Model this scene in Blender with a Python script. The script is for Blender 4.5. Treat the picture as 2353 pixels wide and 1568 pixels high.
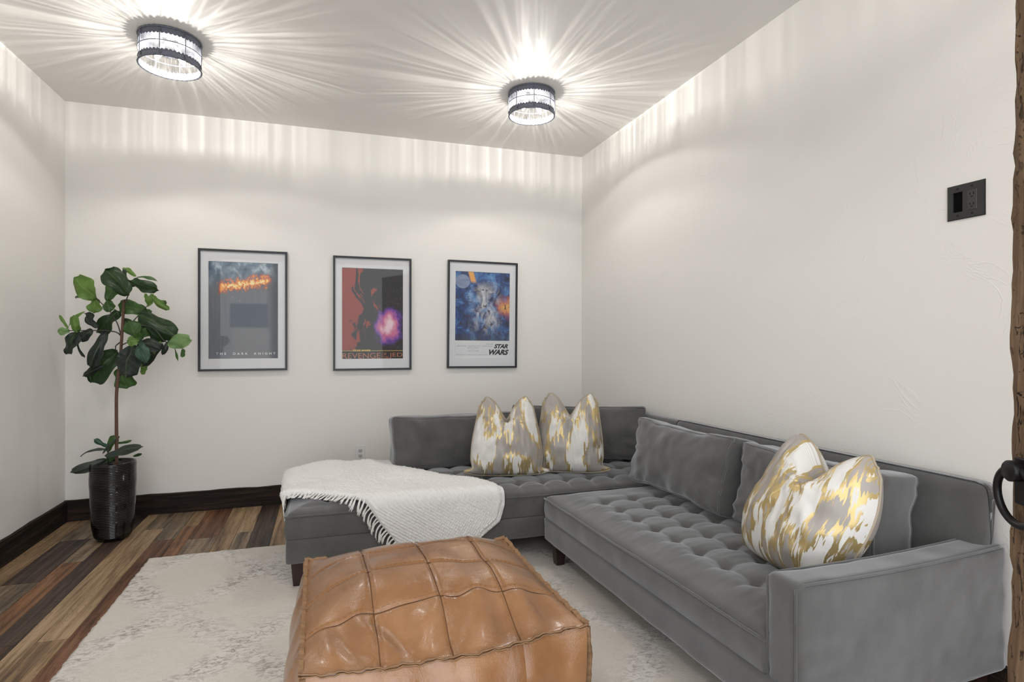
import bpy, bmesh, math, random
import numpy as np
from mathutils import Vector, Matrix

for o in list(bpy.data.objects): bpy.data.objects.remove(o)
scene = bpy.context.scene
C = scene.collection
random.seed(7); RNG = np.random.RandomState(11)
PI = math.pi

# ------------------------------------------------------------------ camera
FPX = 1318.0; YAW = math.radians(18.0); EYE = 1.1755
cam = bpy.data.cameras.new('camera'); camo = bpy.data.objects.new('camera', cam); C.objects.link(camo)
cam.sensor_width = 36.0; cam.lens = FPX/2353*36.0; cam.clip_start = 0.02
camo.location = (0, 0, EYE); camo.rotation_euler = (PI/2, 0, -YAW)
scene.camera = camo
# ------------------------------------------------------------------ world: soft light of the next room entering by the doorway
w = bpy.data.worlds.new('world'); scene.world = w; w.use_nodes = True
bg = w.node_tree.nodes['Background']; bg.inputs[0].default_value = (0.95, 0.97, 1.0, 1); bg.inputs[1].default_value = 3.3
# ------------------------------------------------------------------ exposure
vs = scene.view_settings
vs.view_transform = 'Standard'; vs.look = 'None'; vs.gamma = 1.0; vs.use_curve_mapping = False
vs.exposure = 0.0
scene.cycles.max_bounces = 5; scene.cycles.diffuse_bounces = 3; scene.cycles.glossy_bounces = 3; scene.cycles.transmission_bounces = 4; scene.cycles.transparent_max_bounces = 8
scene.cycles.caustics_reflective = False; scene.cycles.caustics_refractive = False
LAMP_W = 13.2          # watts of each bulb
LAMP_COL = (1.0, 0.968, 0.925)

# room dimensions
XL, XR, YB, YF, ZC = -1.615, 2.071, 4.456, -0.12, 2.74
CS, SN = math.cos(YAW), math.sin(YAW)
def P(px, py, t):
    a = (px-1176.5)/FPX; b = (784-py)/FPX
    return Vector(((a*CS+SN)*t, (-a*SN+CS)*t, EYE+b*t))

# ================================================================== helpers
def link(o, parent=None):
    C.objects.link(o)
    if parent is not None: o.parent = parent
    return o
def mesh(name, V, F, mat=None, parent=None, smooth=False, uv=None):
    me = bpy.data.meshes.new(name)
    me.from_pydata([tuple(map(float, v)) for v in V], [], [tuple(int(i) for i in f) for f in F])
    me.validate(); me.update()
    if smooth: me.polygons.foreach_set('use_smooth', [True]*len(me.polygons))
    if uv is not None:
        l = me.uv_layers.new(name='UVMap')
        idx = np.zeros(len(me.loops), dtype=np.int32); me.loops.foreach_get('vertex_index', idx)
        l.data.foreach_set('uv', np.asarray(uv, dtype=np.float32)[idx].ravel())
    if mat: me.materials.append(mat)
    return link(bpy.data.objects.new(name, me), parent)
def bm_obj(name, bm, mat=None, parent=None, smooth=False):
    me = bpy.data.meshes.new(name); bm.to_mesh(me); bm.free()
    if smooth: me.polygons.foreach_set('use_smooth', [True]*len(me.polygons))
    if mat: me.materials.append(mat)
    return link(bpy.data.objects.new(name, me), parent)
def empty(name, loc=(0,0,0), rot=(0,0,0)):
    o = bpy.data.objects.new(name, None); o.location = loc; o.rotation_euler = rot; o.empty_display_size = .05
    return link(o)
def tag(o, label=None, cat=None, group=None, kind=None):
    if label: o['label'] = label
    if cat: o['category'] = cat
    if group: o['group'] = group
    if kind: o['kind'] = kind
    return o
def box_bm(x0, x1, y0, y1, z0, z1, bev=0.0, seg=1):
    bm = bmesh.new()
    r = bmesh.ops.create_cube(bm, size=1)
    for v in bm.verts:
        v.co = Vector((x0+(v.co.x+.5)*(x1-x0), y0+(v.co.y+.5)*(y1-y0), z0+(v.co.z+.5)*(z1-z0)))
    if bev > 0:
        bmesh.ops.bevel(bm, geom=list(bm.edges), offset=bev, segments=seg, affect='EDGES', profile=.5)
    return bm
def box(name, x0, x1, y0, y1, z0, z1, mat, parent=None, bev=0.0, seg=1, smooth=False):
    return bm_obj(name, box_bm(x0, x1, y0, y1, z0, z1, bev, seg), mat, parent, smooth)
def grid_faces(nu, nv, off=0, cu=False, flip=False):
    F = []
    for i in range(nu if cu else nu-1):
        for j in range(nv-1):
            a = off+i*nv+j; b = off+((i+1) % nu)*nv+j
            f = (a, b, b+1, a+1)
            F.append(f[::-1] if flip else f)
    return F
def tube_data(path, r, n=8, closed=False, off=0, caps=True):
    path = [Vector(p) for p in path]; m = len(path)
    rr = r if hasattr(r, '__len__') else [r]*m
    V = []; F = []
    up = None
    for i, p in enumerate(path):
        if closed: d = path[(i+1) % m]-path[i-1]
        else: d = path[min(i+1, m-1)]-path[max(i-1, 0)]
        d = d.normalized() if d.length > 1e-9 else Vector((0, 0, 1))
        if up is None:
            up = d.orthogonal().normalized()
        up = (up-d*up.dot(d)); up = up.normalized() if up.length > 1e-6 else d.orthogonal().normalized()
        s = d.cross(up)
        for k in range(n):
            a = 2*PI*k/n
            V.append(p+(up*math.cos(a)+s*math.sin(a))*rr[i])
    for i in range(m if closed else m-1):
        for k in range(n):
            a = i*n+k; b = i*n+(k+1) % n; c = ((i+1) % m)*n+(k+1) % n; d_ = ((i+1) % m)*n+k
            F.append((a+off, b+off, c+off, d_+off))
    if caps and not closed:
        F.append(tuple(off+k for k in range(n))[::-1]); F.append(tuple(off+(m-1)*n+k for k in range(n)))
    return V, F
def tube(name, path, r, mat, parent=None, n=8, closed=False):
    V, F = tube_data(path, r, n, closed)
    return mesh(name, V, F, mat, parent, True)
def lathe(name, prof, mat, parent=None, n=48, loc=(0,0,0), smooth=True, close=False):
    V = []; m = len(prof)
    for i in range(n):
        a = 2*PI*i/n
        for r, z in prof: V.append((loc[0]+r*math.cos(a), loc[1]+r*math.sin(a), loc[2]+z))
    F = grid_faces(n, m, cu=True)
    if close:
        for i in range(n):
            F.append((i*m+m-1, ((i+1) % n)*m+m-1, ((i+1) % n)*m, i*m))
    return mesh(name, V, F, mat, parent, smooth)
# value noise in numpy
def _h(ix, iy, iz):
    n = (ix*73856093) ^ (iy*19349663) ^ (iz*83492791)
    n = (n ^ (n >> 13))*1274126177 & 0x7fffffff
    n = (n ^ (n >> 16)) & 0xffff
    return n/65535.0
def vn(x, y, z=0.0):
    x = np.asarray(x, float); y = np.asarray(y, float); z = np.asarray(z, float)+np.zeros_like(x)
    ix = np.floor(x).astype(np.int64); iy = np.floor(y).astype(np.int64); iz = np.floor(z).astype(np.int64)
    fx = x-ix; fy = y-iy; fz = z-iz
    fx = fx*fx*(3-2*fx); fy = fy*fy*(3-2*fy); fz = fz*fz*(3-2*fz)
    r = 0
    for a in (0, 1):
        for b in (0, 1):
            for c in (0, 1):
                r = r+_h(ix+a, iy+b, iz+c)*(fx if a else 1-fx)*(fy if b else 1-fy)*(fz if c else 1-fz)
    return r*2-1
def sstep(a, b, x):
    t = np.clip((np.asarray(x, float)-a)/(b-a), 0, 1); return t*t*(3-2*t)

# ------------------------------------------------------------------ materials
class NT:
    def __init__(s, name):
        s.m = bpy.data.materials.new(name); s.m.use_nodes = True; s.t = s.m.node_tree
        s.t.nodes.clear()
        s.out = s.t.nodes.new('ShaderNodeOutputMaterial')
    def n(s, typ, ins=None, **kw):
        nd = s.t.nodes.new('ShaderNode'+typ)
        for k, v in kw.items(): setattr(nd, k, v)
        for k, v in (ins or {}).items(): s.set(nd, k, v)
        return nd
    def set(s, nd, k, v):
        i = nd.inputs[k]
        if hasattr(v, 'is_output') and v.is_output: s.t.links.new(v, i)
        elif hasattr(v, 'outputs'): s.t.links.new(v.outputs[0], i)
        else:
            if i.type == 'RGBA' and hasattr(v, '__len__') and len(v) == 3: v = tuple(v)+(1,)
            i.default_value = v
    def coord(s, kind='Object', scale=(1,1,1), loc=(0,0,0), rnd=0.0):
        tc = s.n('TexCoord'); v = tc.outputs[kind]
        if rnd:
            oi = s.n('ObjectInfo')
            mu = s.n('Math', {0: oi.outputs['Random'], 1: rnd}, operation='MULTIPLY')
            v = s.n('VectorMath', {0: v, 1: mu.outputs[0]}, operation='ADD').outputs[0]
        mp = s.n('Mapping', {'Vector': v, 'Scale': scale, 'Location': loc})
        return mp.outputs[0]
    def noise(s, vec, scale=5, detail=4, rough=.55, dist=0.0):
        return s.n('TexNoise', {'Vector': vec, 'Scale': scale, 'Detail': detail, 'Roughness': rough, 'Distortion': dist}).outputs[0]
    def ramp(s, fac, stops, mode='LINEAR'):
        r = s.n('ValToRGB', {'Fac': fac}); cr = r.color_ramp; cr.interpolation = mode
        while len(cr.elements) < len(stops): cr.elements.new(.5)
        for e, (p, c) in zip(cr.elements, stops):
            e.position = p; e.color = (c, c, c, 1) if not hasattr(c, '__len__') else (tuple(c)+(1,) if len(c) == 3 else c)
        return r.outputs[0]
    def mix(s, f, a, b, blend='MIX'):
        m = s.n('Mix', data_type='RGBA', blend_type=blend)
        s.set(m, 0, f); s.set(m, 6, a); s.set(m, 7, b)
        return m.outputs[2]
    def math(s, op, a, b=0.0, clamp=False):
        m = s.n('Math', {0: a, 1: b}, operation=op); m.use_clamp = clamp
        return m.outputs[0]
    def bump(s, h, strength=.3, dist=.01):
        return s.n('Bump', {'Height': h, 'Strength': strength, 'Distance': dist}).outputs[0]
    def pbsdf(s, **kw):
        p = s.n('BsdfPrincipled')
        for k, v in kw.items(): s.set(p, k.replace('_', ' '), v)
        return p
    def done(s, sh):
        s.t.links.new(sh.outputs[0] if hasattr(sh, 'outputs') else sh, s.out.inputs[0]); return s.m
def plain(name, col, rough=.5, metal=0.0, **kw):
    t = NT(name); return t.done(t.pbsdf(Base_Color=col, Roughness=rough, Metallic=metal, **kw))
def speck(name, col, rough=.5, metal=0.0, var=.25, scale=60, bump=.15, **kw):
    t = NT(name); v = t.coord(); n = t.noise(v, scale, 3)
    c = t.mix(n, tuple(x*(1-var) for x in col), tuple(min(1, x*(1+var)) for x in col))
    return t.done(t.pbsdf(Base_Color=c, Roughness=rough, Metallic=metal, Normal=t.bump(n, bump, .004), **kw))

def mat_plaster(name, col, seed, k=1.0):
    t = NT(name); v = t.coord('Object', loc=(seed, seed*2, 0))
    big = t.noise(v, .9, 3)
    c = t.mix(big, tuple(x*.975 for x in col), col)
    n1 = t.noise(v, 3.2, 5, .6, .8)
    ridge = t.math('ABSOLUTE', t.math('SUBTRACT', n1, .5))
    line = t.ramp(ridge, [(0.0, 1.0), (.012, 0.0)])
    patch = t.ramp(t.noise(v, 1.7, 2), [(.52, 0.0), (.66, 1.0)])
    h = t.math('MULTIPLY', t.math('MULTIPLY', line, patch), .55)
    h = t.math('ADD', h, t.math('MULTIPLY', t.noise(v, 26, 4, .6), .35))
    h = t.math('ADD', h, t.math('MULTIPLY', t.noise(v, 2.0, 3), .8))
    return t.done(t.pbsdf(Base_Color=c, Roughness=.62, Normal=t.bump(h, .28*k, .004)))
def mat_wood(name, base, dark, light, saw=.3, stain=.3, rnd=60.0, axis='Y', rough=.5, spec=.35):
    t = NT(name)
    sc = {'Y': (17, .8, 17), 'X': (.8, 17, 17), 'Z': (17, 17, .8)}[axis]
    sc2 = {'Y': (9, .9, 9), 'X': (.9, 9, 9), 'Z': (9, 9, .9)}[axis]
    sc3 = {'Y': (1.5, 95, 1), 'X': (95, 1.5, 1), 'Z': (1, 1.5, 95)}[axis]
    v = t.coord('Object', sc, rnd=rnd); v2 = t.coord('Object', sc2, rnd=rnd*.7); v3 = t.coord('Object', sc3, rnd=rnd*.3)
    grain = t.noise(v, 2.2, 8, .68, .35)
    c = t.ramp(grain, [(.36, dark), (.5, base), (.64, light)])
    swirl = t.noise(v2, 1.2, 2, .5, 1.6)
    rings = t.math('FRACT', t.math('MULTIPLY', swirl, 13.0))
    ring = t.ramp(rings, [(.0, 1.0), (.16, 0.0), (.9, 0.0), (1.0, 1.0)])
    c = t.mix(t.math('MULTIPLY', ring, .6), c, dark)
    st = t.ramp(t.noise(v2, .9, 4, .6), [(.50, 0.0), (.62, 1.0)])
    c = t.mix(t.math('MULTIPLY', st, stain), c, tuple(x*.28 for x in dark))
    hi = t.ramp(t.noise(v2, 1.5, 3, .6), [(.58, 0.0), (.75, 1.0)])
    c = t.mix(t.math('MULTIPLY', hi, .35), c, light)
    sw = t.noise(v3, 1.6, 3, .6)
    sm = t.ramp(sw, [(.5, 0.0), (.66, 1.0)])
    c = t.mix(t.math('MULTIPLY', sm, saw), c, tuple(x*.45 for x in dark))
    hole = t.ramp(t.noise(t.coord('Object', (14, 14, 14) if axis == 'Z' else (18, 9, 18), rnd=rnd), 4, 1), [(.16, 1.0), (.2, 0.0)])
    c = t.mix(hole, c, (.012, .009, .008))
    h = t.math('ADD', t.math('MULTIPLY', grain, 1.0), t.math('MULTIPLY', sw, .5))
    return t.done(t.pbsdf(Base_Color=c, Roughness=t.ramp(grain, [(.3, rough+.1), (.7, rough-.08)]), Specular_IOR_Level=spec, Normal=t.bump(h, .35, .003)))
def mat_sofa():
    t = NT('grey_microsuede'); v = t.coord()
    n = t.noise(v, 7, 5, .6); f = t.noise(t.coord('Object', (1, 1, 1)), 420, 2)
    c = t.mix(t.ramp(n, [(.3, 0.0), (.7, 1.0)]), (.076, .075, .072), (.116, .115, .112))
    c = t.mix(t.math('MULTIPLY', f, .35), c, (.06, .06, .058))
    wr = t.noise(v, 16, 4, .6, .6)
    h = t.math('ADD', t.math('MULTIPLY', f, .35), t.math('MULTIPLY', wr, .5))
    p = t.pbsdf(Base_Color=c, Roughness=.88, Specular_IOR_Level=.15, Normal=t.bump(h, .25, .005))
    t.set(p, 'Sheen Weight', .7); t.set(p, 'Sheen Roughness', .5); t.set(p, 'Sheen Tint', (.82, .84, .88))
    return t.done(p)
def mat_leather():
    t = NT('tan_leather'); v = t.coord()
    n = t.noise(v, 5, 5, .6); c = t.ramp(n, [(.28, (.205, .090, .034)), (.5, (.280, .132, .053)), (.74, (.355, .180, .077))])
    sc = t.noise(t.coord('Object', (1, 1, 1)), 38, 6, .75, 2.5)
    c = t.mix(t.ramp(sc, [(.62, 0.0), (.72, .45)]), c, (.52, .29, .14))
    vo = t.n('TexVoronoi', {'Vector': v, 'Scale': 330.0}).outputs[0]
    wr = t.noise(v, 9, 3, .5, .8)
    h = t.math('ADD', t.math('MULTIPLY', vo, .10), t.math('MULTIPLY', wr, 1.6))
    h = t.math('ADD', h, t.math('MULTIPLY', sc, .15))
    r = t.ramp(t.noise(v, 6, 3), [(.3, .13), (.7, .27)])
    return t.done(t.pbsdf(Base_Color=c, Roughness=r, Specular_IOR_Level=.6, Coat_Weight=.22, Coat_Roughness=.15, Normal=t.bump(h, .30, .012)))
def mat_damask():
    t = NT('gold_brushed_brocade'); tc = t.n('TexCoord')
    uv = tc.outputs['UV']
    a = t.n('Mapping', {'Vector': uv, 'Scale': (4.2, 1.35, 1)}).outputs[0]
    b = t.n('Mapping', {'Vector': uv, 'Scale': (34.0, 3.4, 1)}).outputs[0]
    n = t.math('ADD', t.noise(a, 1.0, 3, .55), t.math('MULTIPLY', t.math('SUBTRACT', t.noise(b, 1.0, 3, .7), .5), .30))
    gold = t.ramp(n, [(.478, 0.0), (.482, 1.0)])
    white = t.ramp(n, [(.528, 0.0), (.532, 1.0)])
    wv = t.n('TexWave', {'Vector': uv, 'Scale': 34.0, 'Distortion': 0.0}, bands_direction='Y').outputs[0]
    wcol = t.mix(t.ramp(wv, [(.1, 1.0), (.25, 0.0)]), (.70, .69, .66), (.56, .54, .51))
    c = t.mix(gold, (.34, .31, .285), (.55, .42, .19)); c = t.mix(white, c, wcol)
    met = t.math('SUBTRACT', gold, white, True)
    r = t.mix(white, t.mix(gold, (.40,)*3, (.38,)*3), (.8,)*3)
    h = t.math('ADD', t.math('MULTIPLY', gold, .5), t.math('MULTIPLY', t.noise(tc.outputs['Object'], 22, 3), .8))
    p = t.pbsdf(Base_Color=c, Metallic=t.math('MULTIPLY', met, .6), Roughness=r, Normal=t.bump(h, .25, .004))
    return t.done(p)
def mat_rug():
    t = NT('beige_rug'); tc = t.n('TexCoord'); sx = t.n('SeparateXYZ', {0: tc.outputs['Object']})
    wob = t.math('MULTIPLY', t.math('SUBTRACT', t.noise(tc.outputs['Object'], 9, 3), .5), .16)
    x = t.math('DIVIDE', sx.outputs[0], .62); y = t.math('DIVIDE', sx.outputs[1], .80)
    d1 = t.math('ABSOLUTE', t.math('SUBTRACT', t.math('FRACT', t.math('ADD', t.math('ADD', x, y), wob)), .5))
    d2 = t.math('ABSOLUTE', t.math('SUBTRACT', t.math('FRACT', t.math('ADD', t.math('SUBTRACT', x, y), wob)), .5))
    d = t.math('MINIMUM', d1, d2)
    band = t.ramp(t.math('ADD', d, t.math('MULTIPLY', t.math('SUBTRACT', t.noise(tc.outputs['Object'], 14, 4, .65), .5), .16)), [(.05, 1.0), (.19, 0.0)])
    st = t.coord('Object', (30, 55, 1)); bl = t.noise(st, 1.0, 5, .65, 1.2)
    blot = t.ramp(bl, [(.47, 0.0), (.60, 1.0)])
    vor = t.noise(tc.outputs['Object'], 4.3, 3)
    m = t.math('MULTIPLY', t.math('MULTIPLY', t.math('ADD', t.math('MULTIPLY', band, .8), .16), blot), t.ramp(vor, [(.35, .25), (.6, 1.0)]))
    fine = t.noise(tc.outputs['Object'], 260, 2)
    base = t.mix(fine, (.58, .54, .485), (.76, .715, .655))
    c = t.mix(t.math('MULTIPLY', band, .5), base, (.78, .755, .73))
    gold = t.ramp(t.noise(tc.outputs['Object'], 1.35, 2), [(.60, 0.0), (.68, 1.0)])
    dark = t.mix(gold, (.25, .225, .195), (.40, .29, .15))
    c = t.mix(t.math('MULTIPLY', m, .8), c, dark)
    h = t.math('ADD', t.math('MULTIPLY', fine, .55), t.math('MULTIPLY', t.math('MULTIPLY', band, bl), 1.4))
    return t.done(t.pbsdf(Base_Color=c, Roughness=.95, Specular_IOR_Level=.1, Normal=t.bump(h, .7, .006)))
def mat_leaf(name, col, vein):
    t = NT(name); tc = t.n('TexCoord'); s = t.n('SeparateXYZ', {0: tc.outputs['UV']})
    av = t.math('ABSOLUTE', t.math('SUBTRACT', s.outputs[1], .5))
    mid = t.ramp(av, [(.008, 1.0), (.022, 0.0)])
    k = t.math('FRACT', t.math('MULTIPLY', t.math('SUBTRACT', s.outputs[0], t.math('MULTIPLY', av, .75)), 5.5))
    sd = t.math('ABSOLUTE', t.math('SUBTRACT', k, .5))
    side = t.ramp(sd, [(.02, .5), (.06, 0.0)])
    v = t.math('MAXIMUM', mid, side)
    n = t.noise(tc.outputs['Object'], 14, 3)
    c = t.mix(n, tuple(x*.65 for x in col), tuple(x*1.25 for x in col))
    edge = t.ramp(av, [(.3, 0.0), (.5, .5)])
    c = t.mix(edge, c, vein)
    c = t.mix(t.math('MULTIPLY', v, .7), c, vein)
    p = t.pbsdf(Base_Color=c, Roughness=.42, Specular_IOR_Level=.4, Normal=t.bump(v, -.5, .004))
    tr = t.n('BsdfTranslucent', {'Color': tuple(x*1.6 for x in col)})
    ms = t.n('MixShader', {0: .18, 1: p, 2: tr})
    return t.done(ms)
def mat_shade_glass():
    t = NT('rippled_clear_glass'); tc = t.n('TexCoord'); s = t.n('SeparateXYZ', {0: tc.outputs['Object']})
    ang = t.math('ARCTAN2', s.outputs[1], s.outputs[0])
    ca = t.n('CombineXYZ', {0: t.math('MULTIPLY', t.math('COSINE', ang), 9.0), 1: t.math('MULTIPLY', t.math('SINE', ang), 9.0), 2: t.math('MULTIPLY', s.outputs[2], 5.0)})
    n = t.noise(ca.outputs[0], 2.6, 2, .6)
    tr = t.ramp(n, [(.36, (.62, .615, .61)), (.50, (.78, .775, .77)), (.60, (1, 1, 1))])
    tb = t.n('BsdfTransparent', {'Color': tr})
    tl = t.n('BsdfTranslucent', {'Color': (.95, .96, .98, 1)})
    gl = t.n('BsdfGlossy', {'Roughness': .08, 'Normal': t.bump(n, .5, .01)})
    m1 = t.n('MixShader', {0: .016, 1: tb, 2: tl}); m2 = t.n('MixShader', {0: .05, 1: m1, 2: gl})
    return t.done(m2)
def mat_pane():
    t = NT('picture_glass'); lw = t.n('LayerWeight', {'Blend': .5})
    f = t.math('ADD', t.math('MULTIPLY', t.math('POWER', lw.outputs['Facing'], 4.0), .6), .022)
    tb = t.n('BsdfTransparent', {'Color': (.97, .98, .98, 1)}); gl = t.n('BsdfGlossy', {'Roughness': .02})
    return t.done(t.n('MixShader', {0: f, 1: tb, 2: gl}))
def mat_bulb():
    t = NT('lit_bulb'); e = t.n('Emission', {'Color': (1, .97, .93, 1), 'Strength': 60.0}); tb = t.n('BsdfTransparent')
    m = t.done(t.n('MixShader', {0: .25, 1: tb, 2: e})); m.cycles.emission_sampling = 'NONE'; return m

def mat_hewn():
    t = NT('hewn_timber'); v = t.coord('Object', (30, 30, 2.2)); g = t.noise(v, 1.3, 6, .65, .3)
    c = t.ramp(g, [(.3, (.075, .045, .026)), (.5, (.165, .105, .062)), (.7, (.27, .185, .115))])
    k1 = t.noise(t.coord('Object', (60, 60, 16)), 1.0, 4, .6, 1.6); k2 = t.noise(t.coord('Object', (40, 40, 60), (3, 1, 2)), 1.0, 3, .6, 1.2)
    big = t.ramp(t.noise(t.coord('Object', (9, 9, 5)), 1.0, 2), [(.35, .3), (.6, 1.0)])
    mk = t.math('MULTIPLY', t.math('MAXIMUM', t.ramp(k1, [(.36, 1.0), (.41, 0.0)]), t.ramp(k2, [(.32, 1.0), (.37, 0.0)])), big)
    c = t.mix(mk, c, (.012, .009, .007))
    h = t.math('SUBTRACT', t.math('MULTIPLY', g, .5), mk)
    return t.done(t.pbsdf(Base_Color=c, Roughness=.8, Specular_IOR_Level=.2, Normal=t.bump(h, .8, .006)))
M = dict(
    hewn=mat_hewn(),
    wall=mat_plaster('warm_white_plaster', (.825, .805, .770), 0.0),
    ceil=mat_plaster('ceiling_plaster', (.825, .805, .770), 5.0, .5),
    sofa=mat_sofa(), leather=mat_leather(), brocade=mat_damask(), rug=mat_rug(),
    base=mat_wood('dark_baseboard_wood', (.020, .015, .012), (.008, .007, .007), (.055, .032, .020), .1, .3, 30, 'X', .6, .15),
    base_y=mat_wood('dark_baseboard_wood_side', (.020, .015, .012), (.008, .007, .007), (.055, .032, .020), .1, .3, 30, 'Y', .6, .15),
    door=mat_wood('rustic_timber', (.13, .075, .036), (.035, .020, .012), (.24, .15, .08), .25, .6, 30, 'Z', .7),
    leg=plain('espresso_wood', (.028, .012, .010), .35),
    iron=speck('blued_iron', (.125, .135, .170), .5, .35, .3, 120, .3),
    lit_inside=plain('lit_inside_grey', (.30, .305, .33), .5),  # pale bluish colour stands in for lamplight on the metal inside the drum
    black_metal=plain('black_metal', (.012, .012, .013), .38, .5),
    frame=plain('black_frame', (.010, .012, .018), .38),
    mat=plain('white_mat', (.74, .74, .76), .8),
    glass=mat_shade_glass(), pane=mat_pane(), bulb=mat_bulb(),
    white_plastic=plain('white_plastic', (.78, .78, .77), .35), slot=plain('slot_shade', (.006, .006, .006), .9, Specular_IOR_Level=0.0),  # near-black colour stands in for the shade inside slots and openings
    black_plastic=plain('black_plastic', (.022, .022, .023), .38), grey_plastic=plain('charcoal_plastic', (.040, .040, .041), .4),
    black_glaze=plain('black_glaze', (.004, .004, .004), .13), soil=speck('dark_soil', (.012, .010, .008), .95, 0, .5, 90, .8),
    bark=speck('brown_stem', (.11, .055, .035), .75, 0, .4, 70, .5), twig=plain('dark_twig', (.035, .035, .033), .6),
    thread=plain('tan_thread', (.30, .165, .07), .8), seam=plain('dark_seam', (.10, .045, .020), .8), raw=speck('raw_leather_edge', (.27, .155, .078), .85, 0, .35, 40, .3),
    pipe=plain('pillow_piping', (.36, .30, .22), .5),
)
def mat_knit():
    t = NT('white_chunky_knit'); v = t.coord(); n = t.noise(v, 200, 3); b = t.noise(v, 45, 3)
    c = t.mix(n, (.74, .73, .71), (.90, .895, .88))
    return t.done(t.pbsdf(Base_Color=c, Roughness=.95, Specular_IOR_Level=.1, Normal=t.bump(t.math('ADD', n, b), .6, .004)))
M['knit'] = mat_knit()
WOODS = {
 'dark': mat_wood('plank_dark_brown', (.060, .038, .028), (.022, .014, .012), (.105, .065, .045), .25, .5),
 'umber': mat_wood('plank_umber', (.100, .058, .036), (.035, .022, .016), (.19, .11, .065), .35, .4),
 'tan': mat_wood('plank_tan', (.30, .195, .105), (.10, .062, .036), (.42, .29, .165), .15, .25),
 'light': mat_wood('plank_light_tan', (.36, .245, .14), (.15, .095, .052), (.46, .33, .20), .10, .15),
 'grey': mat_wood('plank_grey_tan', (.215, .155, .100), (.065, .048, .036), (.34, .255, .165), .35, .45),
 'red': mat_wood('plank_red_brown', (.165, .075, .038), (.055, .026, .016), (.25, .125, .065), .22, .3),
 'orange': mat_wood('plank_orange_brown', (.235, .110, .050), (.070, .032, .018), (.34, .175, .085), .25, .35),
}

# ================================================================== the room
WT = .12
floor = box('floor', XL-WT, XR+WT, YF-WT-1.2, YB+WT, -.12, -.018, M['soil']); tag(floor, 'floor of reclaimed multi-coloured wooden planks', 'floor', kind='structure')
tag(box('ceiling', XL-WT, XR+WT, YF-WT, YB+WT, ZC, ZC+.12, M['ceil']), 'warm white plaster ceiling', 'ceiling', kind='structure')
tag(box('wall_back', XL-WT, XR+WT, YB, YB+WT, -.12, ZC, M['wall']), 'warm white back wall with framed posters', 'wall', kind='structure')
tag(box('wall_left', XL-WT, XL, YF-WT, YB, -.12, ZC, M['wall']), 'warm white left wall', 'wall', kind='structure')
tag(box('wall_right', XR, XR+WT, YF-WT, YB, -.12, ZC, M['wall']), 'warm white right wall', 'wall', kind='structure')
# unseen front wall; doorway widened so more light reaches the sofa arm
OX0, OX1, OZ = -1.44, 1.92, 2.35
bm = bmesh.new()
for a in ((XL, OX0, -.02, ZC), (OX1, XR, -.02, ZC), (OX0, OX1, OZ, ZC)):
    b2 = box_bm(a[0], a[1], YF-WT, YF, a[2], a[3]); me = bpy.data.meshes.new('tmp'); b2.to_mesh(me); b2.free(); bm.from_mesh(me); bpy.data.meshes.remove(me)
tag(bm_obj('wall_front', bm, M['wall']), 'warm white front wall, doorway widened to admit light', 'wall', kind='structure')
tag(box('trim_1', OX0-.14, OX0, YF-WT-.02, YF+.03, 0, OZ, M['door'], bev=.006), 'dark rustic timber left post of the doorway widened for light', 'door trim', kind='structure')
tag(box('trim_2', OX1, OX1+.14, YF-WT-.02, YF+.03, 0, OZ, M['door'], bev=.006), 'dark rustic timber right post of the doorway widened for light', 'door trim', kind='structure')
tag(box('trim_3', OX0-.2, OX1+.2, YF-WT-.02, YF+.03, OZ, OZ+.16, M['base'], bev=.006), 'dark rustic timber lintel over the doorway widened for light', 'door trim', kind='structure')

def baseboard(name, x0, x1, y0, y1, mat, label, axis):
    bm = box_bm(x0, x1, y0, y1, 0, .137)
    ed = [e for e in bm.edges if abs(e.verts[0].co[axis]-e.verts[1].co[axis]) > .1]
    bmesh.ops.subdivide_edges(bm, edges=ed, cuts=60)
    for v in bm.verts:
        if v.co.z > .1: v.co.z += .0035*float(vn(v.co[axis]*9, 3.3))+.002*float(vn(v.co[axis]*31, 7.7))
        if axis == 0 and v.co.y < YB-.01: v.co.y += .003*float(vn(v.co.x*7, v.co.z*20))
    return tag(bm_obj(name, bm, mat), label, 'baseboard', kind='structure')
baseboard('baseboard_back', XL, XR, YB-.020, YB, M['base'], 'dark rough wooden baseboard along the back wall', 0)
baseboard('baseboard_left', XL, XL+.020, YF, YB-.020, M['base_y'], 'dark rough wooden baseboard along the left wall', 1)
baseboard('baseboard_right', XR-.020, XR, YF, YB-.020, M['base_y'], 'dark rough wooden baseboard along the right wall', 1)

# floor planks: each board a piece of the floor
cols = [-1.597, -1.484, -1.328, -1.233, -1.138, -1.072, -.966, -.853, -.776, -.618, -.520, -.430, -.310]
while cols[-1] < XR-.02: cols.append(min(XR-.018, cols[-1]+random.choice((.085, .10, .125, .155))))
known = {0: [('tan', 4.44, 2.9), ('dark', 2.9, 1.6)], 1: [('grey', 4.44, 4.02), ('dark', 4.02, 3.375), ('grey', 3.375, 2.3)],
         2: [('tan', 4.44, 4.05), ('grey', 4.05, 3.62), ('orange', 3.62, 2.35)], 3: [('dark', 4.44, 2.7), ('umber', 2.7, 1.7)],
         4: [('light', 4.40, 1.5)], 5: [('grey', 4.44, 4.1), ('light', 4.1, 2.7), ('tan', 2.7, 1.6)], 6: [('grey', 4.44, 3.86), ('red', 3.86, 1.5)],
         7: [('tan', 4.44, 4.10), ('orange', 4.10, 2.9)], 8: [('red', 4.44, 3.82), ('grey', 3.82, 2.8)], 9: [('tan', 4.44, 3.1)],
         10: [('light', 4.44, 3.87), ('grey', 3.87, 2.9)], 11: [('dark', 4.44, 3.2)], 12: [('tan', 4.44, 3.3)]}
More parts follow.
